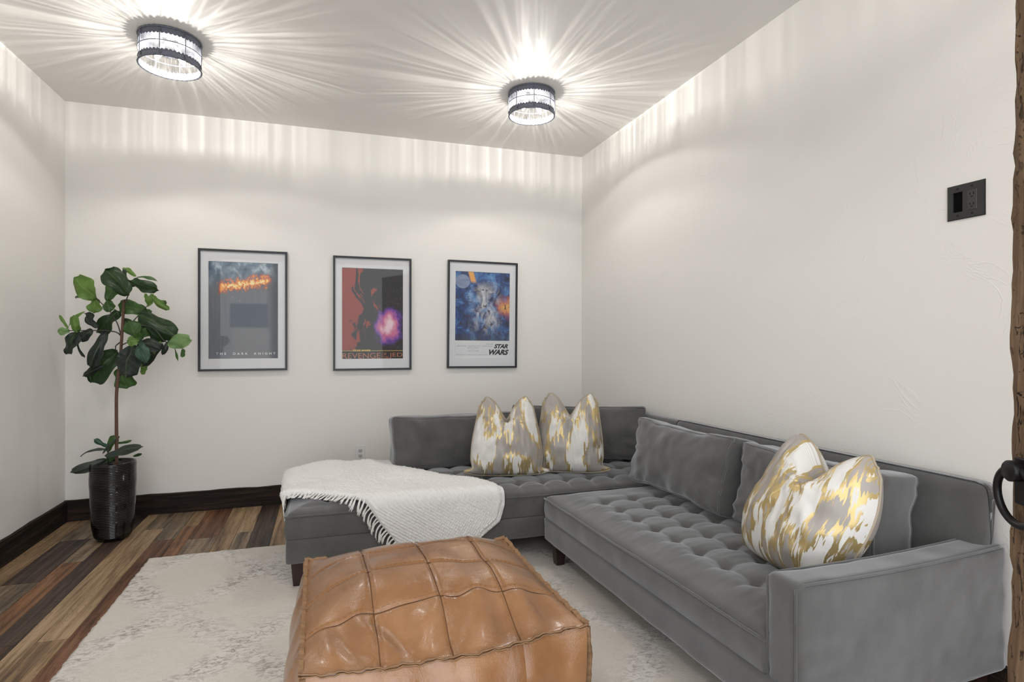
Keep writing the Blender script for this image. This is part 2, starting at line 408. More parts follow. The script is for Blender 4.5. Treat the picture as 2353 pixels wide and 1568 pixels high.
for ci in range(len(cols)-1):
    x0, x1 = cols[ci], cols[ci+1]
    segs = list(known.get(ci, []))
    y = segs[-1][2] if segs else YB
    if segs: segs[0] = (segs[0][0], YB, segs[0][2])
    while y > YF-.1:
        L = random.uniform(.7, 1.7); y2 = max(y-L, YF-.12)
        if y2-(YF-.12) < .25: y2 = YF-.12
        segs.append((random.choice(list(WOODS)), y, y2)); y = y2
    for wd, ya, yb in segs:
        bm = box_bm(x0+.0006, x1-.0006, yb+.0006, ya-.0006, -.018, random.uniform(-.0012, 0.0))
        bmesh.ops.bevel(bm, geom=[e for e in bm.edges if e.verts[0].co.z > -.01 and e.verts[1].co.z > -.01], offset=.0012, segments=1, affect='EDGES')
        bm_obj('plank', bm, WOODS[wd], floor)

# ================================================================== ceiling lamps
def ring_scallop(name, R, z_edge, z_sc, dirn, mat, parent, n=240, lobes=48, th=.0025):
    # band with a scalloped edge; z_edge is the straight edge, z_sc where the scallops start
    V = []
    for i in range(n):
        a = 2*PI*i/n; s = abs(math.sin(a*lobes/2))**.6
        ze = z_sc+dirn*.008*s
        for r, z in ((R, z_edge), (R, ze), (R-th, ze), (R-th, z_edge)): V.append((r*math.cos(a), r*math.sin(a), z))
    F = grid_faces(n, 4, cu=True)
    for i in range(n): F.append((i*4+3, ((i+1) % n)*4+3, ((i+1) % n)*4, i*4))
    return mesh(name, V, F, mat, parent, False)
def rope(name, R, z, r, mat, parent, n=160, twists=36):
    V = []; m = 8
    for i in range(n):
        a = 2*PI*i/n
        for k in range(m):
            b = 2*PI*k/m
            rr = r*(1+.22*math.cos(2*(b+a*twists/2)))
            V.append(((R+rr*math.cos(b))*math.cos(a), (R+rr*math.cos(b))*math.sin(a), z+rr*math.sin(b)))
    F = []
    for i in range(n):
        for k in range(m): F.append((i*m+k, ((i+1) % n)*m+k, ((i+1) % n)*m+(k+1) % m, i*m+(k+1) % m))
    return mesh(name, V, F, mat, parent, True)
def lamp_nodes(ld):
    # photometric distribution of a bulb behind rippled glass: the ripples throw light out low along the ceiling in fine rays
    ld.use_nodes = True; nt = ld.node_tree; nt.nodes.clear()
    def N(typ, ins, **kw):
        nd = nt.nodes.new('ShaderNode'+typ)
        for k, v in kw.items(): setattr(nd, k, v)
        for k, v in ins.items():
            if hasattr(v, 'is_output'): nt.links.new(v, nd.inputs[k])
            else: nd.inputs[k].default_value = v
        return nd.outputs[0]
    mth = lambda op, a, b=0.0: N('Math', {0: a, 1: b}, operation=op)
    tc = nt.nodes.new('ShaderNodeTexCoord'); sx = nt.nodes.new('ShaderNodeSeparateXYZ'); nt.links.new(tc.outputs['Normal'], sx.inputs[0])
    up = mth('MULTIPLY', sx.outputs[2], RAYSIGN)
    ang = mth('ARCTAN2', sx.outputs[1], sx.outputs[0])
    cv = nt.nodes.new('ShaderNodeCombineXYZ')
    nt.links.new(mth('COSINE', ang), cv.inputs[0]); nt.links.new(mth('SINE', ang), cv.inputs[1])
    def circ(scale, detail):
        nz = nt.nodes.new('ShaderNodeTexNoise'); nt.links.new(cv.outputs[0], nz.inputs['Vector'])
        nz.inputs['Scale'].default_value = scale; nz.inputs['Detail'].default_value = detail; nz.inputs['Roughness'].default_value = .6
        return nz.outputs[0]
    fine = mth('MULTIPLY', mth('MAXIMUM', mth('SUBTRACT', circ(24.0, 1.0), .47), 0.0), 6.5)
    broad = mth('MULTIPLY', mth('MAXIMUM', mth('SUBTRACT', circ(5.0, 1.0), .3), 0.0), .7)
    ray = mth('ADD', mth('ADD', fine, broad), .46)
    boost = mth('MINIMUM', mth('POWER', mth('DIVIDE', .29, mth('MAXIMUM', up, .02)), 1.9), 5.5)
    hi = mth('MULTIPLY', mth('MULTIPLY', boost, ray), .82)
    w_up = nt.nodes.new('ShaderNodeMapRange'); nt.links.new(up, w_up.inputs[0]); w_up.inputs[1].default_value = .07; w_up.inputs[2].default_value = .14
    wall = mth('ADD', mth('MULTIPLY', ray, 1.0), .35)           # rays on the top of the walls
    w_dn = nt.nodes.new('ShaderNodeMapRange'); nt.links.new(up, w_dn.inputs[0]); w_dn.inputs[1].default_value = -.30; w_dn.inputs[2].default_value = -.12
    def mix(f, a, b):
        return mth('ADD', mth('MULTIPLY', b, f), mth('MULTIPLY', a, mth('SUBTRACT', 1.0, f)))
    lo = mix(w_dn.outputs[0], 1.0, wall)
    tot = mix(w_up.outputs[0], lo, hi)
    em = nt.nodes.new('ShaderNodeEmission'); nt.links.new(tot, em.inputs['Strength'])
    out = nt.nodes.new('ShaderNodeOutputLight'); nt.links.new(em.outputs[0], out.inputs[0])
RAYSIGN = 1.0
def lamp(loc, label, rot):
    t = empty('ceiling_lamp', loc, (0, 0, rot)); tag(t, label, 'ceiling lamp', 'drum ceiling lamps')
    R = .142
    lathe('canopy_plate', [(0, -.001), (R-.006, -.001), (R-.006, -.004), (0, -.005)], M['lit_inside'], t, 48)
    ring_scallop('top_band', R, -.001, -.032, -1, M['iron'], t)
    rope('rope_trim', R+.001, -.005, .0045, M['iron'], t)
    ring_scallop('bottom_band', R, -.150, -.120, 1, M['iron'], t)
    rope('rope_trim', R+.001, -.148, .004, M['iron'], t)
    rope('bead', R+.0005, -.030, .0015, M['iron'], t, 120, 2); rope('bead', R+.0005, -.121, .0015, M['iron'], t, 120, 2)
    lathe('lit_inner_face', [(R-.0035, -.149), (R-.0035, -.123), (R-.0045, -.123), (R-.0045, -.149)], M['lit_inside'], t, 64, close=True)  # added pale band, lit look of the inner metal put into its colour
    lathe('glass_shade', [(R-.005, -.006), (R-.005, -.146)], M['glass'], t, 96)
    # middle ring with little twisted stretches
    V = []; n = 240; m = 6
    for i in range(n):
        a = 2*PI*i/n; ph = (a/(2*PI)*8) % 1
        tw = 1 if .32 < ph < .68 else 0
        rr = .0026*(1+(.35*math.cos(a*150) if tw else 0))
        for k in range(m):
            b = 2*PI*k/m
            V.append(((R+.002+rr*math.cos(b))*math.cos(a), (R+.002+rr*math.cos(b))*math.sin(a), -.074+rr*math.sin(b)))
    F = []
    for i in range(n):
        for k in range(m): F.append((i*m+k, ((i+1) % n)*m+k, ((i+1) % n)*m+(k+1) % m, i*m+(k+1) % m))
    mesh('middle_ring', V, F, M['iron'], t, True)
    first = None
    for k in range(8):
        if first is None:
            path = [(R+.004, 0, -.036+.0)]
            path = []
            for j in range(9):       # top hook curl
                a = PI*1.35*(1-j/8)
                path.append((R+.004, .0055*math.sin(a)-.0, -.020+.0055*math.cos(a)*1.0))
            path += [(R+.0045, 0, -.034), (R+.0045, 0, -.06), (R+.006, 0, -.074), (R+.0045, 0, -.09), (R+.0045, 0, -.118)]
            for j in range(9):
                a = PI*1.35*(j/8)
                path.append((R+.004, .0055*math.sin(a), -.133-.0055*math.cos(a)))
            V, F = tube_data(path, .0024, 6)
            first = mesh('strap', V, F, M['iron'], t, True); so = first
        else:
            so = first.copy(); C.objects.link(so); so.parent = t
        so.rotation_euler = (0, 0, 2*PI*(k+.5)/8)
    cb = None
    for s in (-1, 1):
        # candle bulb hanging obliquely from a socket
        base = Vector((s*.030, .0, -.030)); d = Vector((s*.35, .0, -.94)).normalized()
        tube('socket', [base+d*(-.028), base+d*.022], .012, M['lit_inside'], t, 12)
        prof = [(.006, .022), (.010, .03), (.0145, .045), (.0165, .058), (.015, .072), (.010, .086), (.005, .096), (.0008, .101)]
        V = []; up = d.orthogonal().normalized(); sd = d.cross(up)
        for i in range(16):
            a = 2*PI*i/16
            for r, h in prof: V.append(base+d*h+(up*math.cos(a)+sd*math.sin(a))*r)
        mesh('bulb', V, grid_faces(16, len(prof), cu=True), M['bulb'], t, True)
        ld = bpy.data.lights.new('bulb_light', 'POINT'); ld.energy = LAMP_W; ld.color = LAMP_COL; ld.shadow_soft_size = .008
        lamp_nodes(ld)
        lo = bpy.data.objects.new('bulb_light', ld); lo.location = base+d*.066; link(lo, t)
    return t
lamp((-.766, 3.375, ZC), 'round iron drum ceiling lamp above the potted plant side of the room', .3)
lamp((1.235, 3.40, ZC), 'round iron drum ceiling lamp above the corner of the grey sectional', .15)
lamp((-.766, .42, ZC), 'round iron drum ceiling lamp out of view above the left foreground', .5)
lamp((1.235, .42, ZC), 'round iron drum ceiling lamp out of view above the sofa arm', .2)

# ================================================================== rug
def make_rug():
    x0, x1, y0, y1 = -.90, 1.54, .50, 3.53
    nu, nv = 200, 248
    xs = np.linspace(x0, x1, nu); ys = np.linspace(y0, y1, nv)
    X, Y = np.meshgrid(xs, ys, indexing='ij')
    Xe = X.copy(); Ye = Y.copy()
    ed = (X == x0) | (X == x1); Xe = Xe+ed*.004*vn(Y*60, Y*0+2)
    ed2 = (Y == y0) | (Y == y1); Ye = Ye+ed2*.004*vn(X*60, X*0+5)+.012*(X < 0)*(Y == y1)*0
    a = np.abs(((X/.62+Y/.80) % 1)-.5); b = np.abs(((X/.62-Y/.80) % 1)-.5)
    band = 1-sstep(.05, .17, np.minimum(a, b))
    Zt = .0115+.0022*band*(.6+vn(X*60, Y*60))+.0008*vn(X*120, Y*120, 3)
    d = np.minimum(np.minimum(X-x0, x1-X), np.minimum(Y-y0, y1-Y))
    Zt = Zt*(.72+.28*sstep(0, .012, d))
    V = np.stack([Xe, Ye, Zt], -1).reshape(-1, 3).tolist(); F = grid_faces(nu, nv)
    n0 = len(V); lo = {}
    rim = [i*nv for i in range(nu)]+[(nu-1)*nv+j for j in range(1, nv)]+[i*nv+nv-1 for i in range(nu-2, -1, -1)]+[j for j in range(nv-2, 0, -1)]
    for i in rim: V.append((V[i][0], V[i][1], .0005))
    m = len(rim)
    for k in range(m): F.append((rim[k], n0+k, n0+(k+1) % m, rim[(k+1) % m]))
    F.append(tuple(n0+k for k in range(m)))
    o = mesh('area_rug', V, F, M['rug'], None, True)
    return tag(o, 'large beige area rug with distressed lattice pattern lying on the plank floor', 'rug')
make_rug()

# ================================================================== soft boxes: cushions
def soft_box(name, a, b, c, r, mat, parent=None, front=.03, back=.01, side=.0, seed=0., n=(44, 26, 14), sag=.012, wr=.004, M4=None):
    """cushion with half sizes a (x), b (z), c (y); front is -y.  returns object and the path of the front/back seam"""
    nx, nz, ny = n
    V = []; F = []
    def mp(p):
        p = np.asarray(p, float)
        D = np.array([a, c, b]); q = p*D
        core = np.clip(q, -(D-r), D-r); dd = q-core
        ln = np.linalg.norm(dd, axis=-1, keepdims=True); ln[ln < 1e-9] = 1
        o = core+r*dd/ln*np.clip(ln/r, 0, 1)
        u = q[..., 0]/a; v = q[..., 2]/b; wy = q[..., 1]/c
        prof = np.clip(1-np.abs(u)**2.4, 0, 1)*np.clip(1-np.abs(v)**2.4, 0, 1)
        o[..., 1] -= front*prof*(wy < 0)*np.abs(wy); o[..., 1] += back*prof*(wy > 0)*np.abs(wy)
        # sagging edges
        o[..., 2] -= sag*(1-u*u)*v*(1 if True else 0)
        o[..., 0] -= sag*.8*(1-v*v)*u
        nz_ = vn(o[..., 0]*9+seed, o[..., 2]*9, o[..., 1]*9)*wr*1.6+vn(o[..., 0]*26+seed, o[..., 2]*22, o[..., 1]*26)*wr*.8
        rad = np.sqrt(u*u+v*v)
        # puckers running in from the seams
        puck = vn(np.arctan2(v, u)*9+seed, rad*1.4)*wr*1.5*sstep(.45, 1.0, np.maximum(np.abs(u), np.abs(v)))
        o[..., 1] += (nz_+puck)*np.sign(wy)
        o[..., 2] += vn(o[..., 0]*12+seed, o[..., 1]*12, seed)*wr*np.sign(v)*np.abs(v)
        o[..., 0] += vn(o[..., 2]*12+seed, o[..., 1]*12, seed+4)*wr*np.sign(u)*np.abs(u)
        return o
    def face(ax, sgn, k1, k2, m1, m2):
        nonlocal V, F
        s = np.linspace(-1, 1, m1); t = np.linspace(-1, 1, m2)
        s = np.sign(s)*(1-(1-np.abs(s))**1.25); t = np.sign(t)*(1-(1-np.abs(t))**1.25)
        S, T = np.meshgrid(s, t, indexing='ij')
        p = np.zeros(S.shape+(3,)); p[..., ax] = sgn; p[..., k1] = S; p[..., k2] = T
        o = mp(p).reshape(-1, 3).tolist()
        off = len(V); V += o
        fl = {0: sgn < 0, 1: sgn > 0, 2: sgn < 0}[ax]
        F += grid_faces(m1, m2, off, flip=fl)
    face(1, -1, 0, 2, nx, nz); face(1, 1, 0, 2, nx, nz)
    face(0, -1, 1, 2, ny, nz); face(0, 1, 1, 2, ny, nz)
    face(2, -1, 0, 1, nx, ny); face(2, 1, 0, 1, nx, ny)
    o = mesh(name, V, F, mat, parent, True)
    bm = bmesh.new(); bm.from_mesh(o.data); bmesh.ops.remove_doubles(bm, verts=bm.verts, dist=.0006); bmesh.ops.recalc_face_normals(bm, faces=bm.faces); bm.to_mesh(o.data); bm.free()
    o.data.polygons.foreach_set('use_smooth', [True]*len(o.data.polygons))
    seams = []
    for sy in (-1, 1):
        pts = []
        k = 30
        for i in range(k): pts.append((-1+2*i/k, sy, -1))
        for i in range(k//2): pts.append((1, sy, -1+2*i/(k//2)))
        for i in range(k): pts.append((1-2*i/k, sy, 1))
        for i in range(k//2): pts.append((-1, sy, 1-2*i/(k//2)))
        q = mp(np.array(pts, float))
        seams.append([Vector(x) for x in q])
    return o, seams
def cushion(loc, rz, tilt, a, b, c, label, seed, front=.035, pipe=.0045, roll=0.0):
    t = empty('back_cushion', loc); t.rotation_mode = 'XYZ'
    t.rotation_euler = (Matrix.Rotation(rz, 4, 'Z') @ Matrix.Rotation(-tilt, 4, 'X') @ Matrix.Rotation(roll, 4, 'Y')).to_euler()
    tag(t, label, 'cushion', 'loose back cushions of the sectional')
    o, seams = soft_box('cushion_body', a, b, c, .035, M['sofa'], t, front=front, seed=seed, wr=.0065, sag=.016)
    for s in seams: tube('piping', s, pipe, M['sofa'], t, 6, True)
    return t

# ================================================================== sofa: tufted seat
def tufted_seat(name, L, D, z0, z1, tx, ty, parent, res=.0085, crown=.026, seed=0.):
    nu, nv = int(L/res)+1, int(D/res)+1
    X, Y = np.meshgrid(np.linspace(0, L, nu), np.linspace(0, D, nv), indexing='ij')
    d = np.minimum(np.minimum(X, L-X), np.minimum(Y, D-Y))
    r = .035
    e = np.clip(d, 0, r); Z = z1-(r-np.sqrt(np.clip(r*r-(r-e)**2, 0, None)))*.55
    Z = Z+crown*sstep(0, .13, d)
    px = tx[1]-tx[0]; py = ty[1]-ty[0]
    ux = (X-tx[0])/px; uy = (Y-ty[0])/py
    inx = (X > tx[0]-px*.5) & (X < tx[-1]+px*.5); iny = (Y > ty[0]-py*.6) & (Y < ty[-1]+py*.5)
    fx = np.abs(ux-np.round(ux))*px; fy = np.abs(uy-np.round(uy))*py
    inside = sstep(tx[0]-px*.75, tx[0]-px*.2, X)*(1-sstep(tx[-1]+px*.2, tx[-1]+px*.75, X))*sstep(ty[0]-py*.75, ty[0]-py*.2, Y)*(1-sstep(ty[-1]+py*.2, ty[-1]+py*.75, Y))
    dist = np.sqrt(fx**2+fy**2)
    Z = Z-inside*(.020*np.exp(-(dist/.030)**2)+.012*np.exp(-(dist/.009)**2)+.0045*np.exp(-(fx/.006)**2)+.0045*np.exp(-(fy/.006)**2))
    Z = Z+inside*.006*np.sin(np.clip(fx/px, 0, .5)*PI)*np.sin(np.clip(fy/py, 0, .5)*PI)
    Z = Z+.0022*vn(X*7+seed, Y*55, 1.5)*sstep(.01, .08, d)+.002*vn(X*11+seed, Y*11)
    bul = lambda s, q: .010*np.sin(PI*q)
    V = np.stack([X, Y, Z], -1).reshape(-1, 3).tolist(); F = grid_faces(nu, nv)
    rim = [(i, 0) for i in range(nu)]+[(nu-1, j) for j in range(1, nv)]+[(i, nv-1) for i in range(nu-2, -1, -1)]+[(0, j) for j in range(nv-2, 0, -1)]
    m = len(rim); prev = [i*nv+j for i, j in rim]
    wob = [0.003*float(vn(np.array(k*.11+seed), np.array(2.2))) for k in range(m)]
    path = []
    for q in range(1, 7):
        f = q/6; cur = []
        for k, (i, j) in enumerate(rim):
            x, y = X[i, j], Y[i, j]; zt = Z[i, j]
            nx_ = -1 if i == 0 else (1 if i == nu-1 else 0); ny_ = -1 if j == 0 else (1 if j == nv-1 else 0)
            o = .006*math.sin(PI*f)+wob[k]*math.sin(PI*f)
            cur.append(len(V)); V.append((x+nx_*o, y+ny_*o, zt+(z0-zt)*f))
        for k in range(m): F.append((prev[k], cur[k], cur[(k+1) % m], prev[(k+1) % m]))
        prev = cur
    o = mesh(name, V, F, M['sofa'], parent, True)
    pp = []
    for k in range(0, m, 4):
        i, j = rim[k]
        nx_ = -1 if i == 0 else (1 if i == nu-1 else 0); ny_ = -1 if j == 0 else (1 if j == nv-1 else 0)
        wv = .0025*float(vn(np.array(k*.09+seed), np.array(9.1)))
        pp.append((X[i, j]+nx_*(.0025+wv), Y[i, j]+ny_*(.0025+wv), Z[i, j]+.0005+wv))
    tube('piping', pp, .0048, M['sofa'], parent, 6, True)
    # tuft buttons: small stitched dimples
    return o
def leg(parent, x, y, z0, z1, w=.062):
    b = w*.34
    V = [(x-b, y-b, z0), (x+b, y-b, z0), (x+b, y+b, z0), (x-b, y+b, z0)]
    h = w/2
    V += [(x-h, y-h, z1), (x+h, y-h, z1), (x+h, y+h, z1), (x-h, y+h, z1)]
    F = [(3, 2, 1, 0), (4, 5, 6, 7), (0, 1, 5, 4), (1, 2, 6, 5), (2, 3, 7, 6), (3, 0, 4, 7)]
    return mesh('leg', V, F, M['leg'], parent)
def soft_panel(name, x0, x1, y0, y1, z0, z1, parent, r=.02, seed=0., wr=.002, front=.006, n=(40, 20, 12)):
    a, c, b = (x1-x0)/2, (y1-y0)/2, (z1-z0)/2
    o, s = soft_box(name, a, b, c, r, M['sofa'], parent, front=front, back=front, seed=seed, n=n, sag=.002, wr=wr)
    o.location = ((x0+x1)/2, (y0+y1)/2, (z0+z1)/2)
    return o, s
# --- section along the back wall, open bumper end on the left
CX, CY = -.175, 2.862
ch = empty('sectional_bumper_section', (CX, CY, 0)); tag(ch, 'grey tufted sectional section with open left end under the white throw', 'sofa')
LX, DY = 2.205, .93
soft_panel('base', -.004, LX, -.006, DY, .130, .247, ch, .012, 3., .0015, .003, (60, 10, 24))
tufted_seat('tufted_seat', LX-.02, DY-.02, .247, .372, [.185+.142*i for i in range(14)], [.125+.17*i for i in range(4)], ch, seed=1.0)
soft_panel('back_frame', .60, LX, DY-.16, DY, .245, .690, ch, .03, 4., .003, .01, (40, 14, 10))
soft_panel('corner_back_frame', LX-.075, LX, -.02, DY-.155, .245, .712, ch, .03, 8., .003, .01, (10, 14, 20))
for x, y, z in ((.05, .06, .014), (.05, DY-.06, .001), (1.15, DY-.06, .001), (LX-.06, DY-.06, .001), (1.05, .10, .014)): leg(ch, x, y, z, .134)
# --- section along the right wall with the arm
RX, RY, RR = 1.10, 2.828, math.radians(2.4)
rs = empty('sectional_arm_section', (RX, RY, 0), (0, 0, RR)); tag(rs, 'grey tufted sectional section with a padded arm in the right foreground', 'sofa')
LY, DX = 1.63, .885
soft_panel('base', -.006, DX, -LY+.005, .004, .130, .247, rs, .012, 5., .002, .004, (24, 10, 50))
st = tufted_seat('tufted_seat', DX-.09, LY-.115, .247, .362, [.185+.157*i for i in range(3)], [.085+.142*i for i in range(9)], rs, seed=6.0)
for o in list(rs.children):
    if o.name.startswith(('tufted_seat', 'piping')): o.location = (0, -LY+.105, 0)
# leaning back frame
o, s = soft_panel('back_frame', DX-.115, DX, -LY+.03, -.0, .245, .722, rs, .030, 9., .0008, .008, (12, 18, 44))
for v in o.data.vertices:
    if v.co.x < 0: v.co.x += .055*max(0, min(1, (v.co.z+.05)/.28))
# arm
o, s = soft_panel('arm', .004, DX-.01, -LY, -LY+.104, .132, .535, rs, .020, 12., .0022, .010, (56, 30, 12))
for v in o.data.vertices:
    if v.co.z > .1: v.co.z -= .010*math.sin(max(0, min(1, (v.co.x+.44)/.88))*PI)
for k in range(2):
    pts = []
    sy = -LY+.0035 if k == 0 else -LY+.1005
    ox, oz = (.004+DX-.01)/2, (.132+.535)/2
    for q in range(24): pts.append((.0075, sy, .14+(.518-.14)*q/23))
    for q in range(1, 30):
        f = q/29; pts.append((.012+(DX-.034)*f, sy, .5295-.010*math.sin(PI*f)))
    tube('piping', pts, .0042, M['sofa'], rs, 6)
for x, y, z in ((.055, -.06, .014), (.055, -LY+.07, .014), (DX-.06, -.06, .001), (DX-.06, -LY+.07, .001)): leg(rs, x, y, z, .134)

# loose back cushions
cushion((.770, 3.560, .548), math.radians(3), math.radians(7), .402, .170, .085, 'grey back cushion at the left end, behind the left gold brocade pillow', 1.7, .02)
cushion((1.588, 3.472, .575), math.radians(-25), math.radians(9), .445, .178, .095, 'grey back cushion standing across the corner behind the right gold brocade pillow', 5.1, .035)
cushion((1.725, 2.455, .566), math.radians(-90+2.4), math.radians(13), .372, .178, .095, 'grey back cushion in the middle of the right section, fully uncovered', 9.3, .045)
cushion((1.800, 1.745, .560), math.radians(-90+2.4), math.radians(9), .330, .172, .098, 'grey back cushion beside the arm, partly hidden by the big brocade pillow', 14.2, .04)

# ================================================================== brocade throw pillows
def pillow(loc, th, tilt, W, Hh, T, label, dip=.30, ears=.62, seed=0., roll=0.0, flap=.17, asym=0.0, tuck=0.0, uvo=(0, 0)):
    t = empty('throw_pillow', loc)
    t.rotation_euler = (Matrix.Rotation(th, 4, 'Z') @ Matrix.Rotation(-tilt, 4, 'X') @ Matrix.Rotation(roll, 4, 'Y')).to_euler()
    tag(t, label, 'pillow', 'gold brocade throw pillows')
    n = 71
    U, Vv = np.meshgrid(np.linspace(-1, 1, n), np.linspace(-1, 1, n), indexing='ij')
    up = sstep(-.35, 1.0, Vv); lo = sstep(-.72, -1.0, Vv)
    def outline(U, Vv):
        up = sstep(-.5, 1.0, Vv); lo = 1-sstep(-1.0, -.80, Vv)
        wx = 1-(1-ears)*up**1.2                          # narrows towards the two ears
        x = W/2*U*wx*(1-.05*(1-Vv**2))
        x = x+W/2*np.sign(U)*flap*lo*np.abs(U)**6-W/2*np.sign(U)*.05*np.exp(-((Vv+.78)/.12)**2)*np.abs(U)**4
        z = Hh/2*Vv
        z = z-Hh*dip*np.exp(-(np.abs(U-asym)/.36)**1.55)*sstep(.1, 1.0, Vv)**1.3
        z = z-Hh*.075*sstep(.70, 1.0, np.abs(U))**1.5*sstep(.55, 1.0, Vv)
        x = x-W*.035*np.sign(U)*sstep(.6, 1.0, np.abs(U))*sstep(.80, 1.0, Vv)
        z = z+Hh*.02*(1-U**2)*(Vv < 0)*np.abs(Vv)*0
        z = z+Hh*.045*lo*np.abs(U)**6
        x = x-W*tuck*(1-sstep(-1.0, .5, Vv))*np.clip(U+.2, 0, 1.2)
        return x, z
    X, Z = outline(U, Vv)
    tk = T*(np.clip(1-np.abs(U)**2.6, 0, 1)*np.clip(1-np.abs(Vv)**2.6, 0, 1))**.5
    tk = tk*(1-.25*up)
    crease = np.exp(-((U-asym)/.09)**2)*sstep(.25, .95, Vv)
    fold = np.exp(-((U-asym)/.30)**2)*np.exp(-((Vv-.42)/.22)**2)
    wrk = .007*vn(U*4+seed, Vv*5)+.0035*vn(U*13+seed, Vv*5, 3)+.007*vn(np.arctan2(Vv-.45, U-asym)*5+seed, np.hypot(U-asym, Vv-.45)*1.5)
    yf = -(tk+wrk*np.clip(tk/T*2, 0, 1))+.055*crease*np.clip(tk/T*2, 0, 1)-.012*fold
    yb = tk*.85+wrk*np.clip(tk/T, 0, 1)-.03*crease*np.clip(tk/T*2, 0, 1)
    Vs = np.concatenate([np.stack([X, yf, Z], -1).reshape(-1, 3), np.stack([X, yb, Z], -1).reshape(-1, 3)])
    uv = np.stack([U*.5+.5+uvo[0], Vv*.5+.5+uvo[1]], -1).reshape(-1, 2); uv = np.concatenate([uv, uv+1.7])
    F = grid_faces(n, n)+grid_faces(n, n, n*n, flip=True)
    o = mesh('pillow_cover', Vs, F, M['brocade'], t, True, uv)
    rim = [(-1+2*i/50, -1) for i in range(50)]+[(1, -1+2*i/50) for i in range(50)]+[(1-2*i/50, 1) for i in range(50)]+[(-1, 1-2*i/50) for i in range(50)]
    ru = np.array(rim); x, z = outline(ru[:, 0], ru[:, 1])
    tube('piping', [(a, 0, b) for a, b in zip(x, z)], .0045, M['pipe'], t, 8, True)
    return t
pillow((.995, 3.165, .632), math.radians(-14), math.radians(10), .425, .455, .112, 'upright gold, white and taupe brocade pillow with chopped top, left of the pair', .31, .74, 2.0, uvo=(3.3, 5.1))
pillow((1.372, 3.115, .640), math.radians(-26), math.radians(10), .400, .465, .100, 'upright gold, white and taupe brocade pillow with chopped top, right of the pair', .30, .82, 7.0, uvo=(12.6, 2.2))
pillow((1.575, 1.530, .605), math.radians(-84), math.radians(16), .490, .470, .150, 'large gold and white brocade pillow lying against the sofa arm', .24, .74, 12.0, math.radians(6), .02, .05, .16, uvo=(20.4, 9.7))

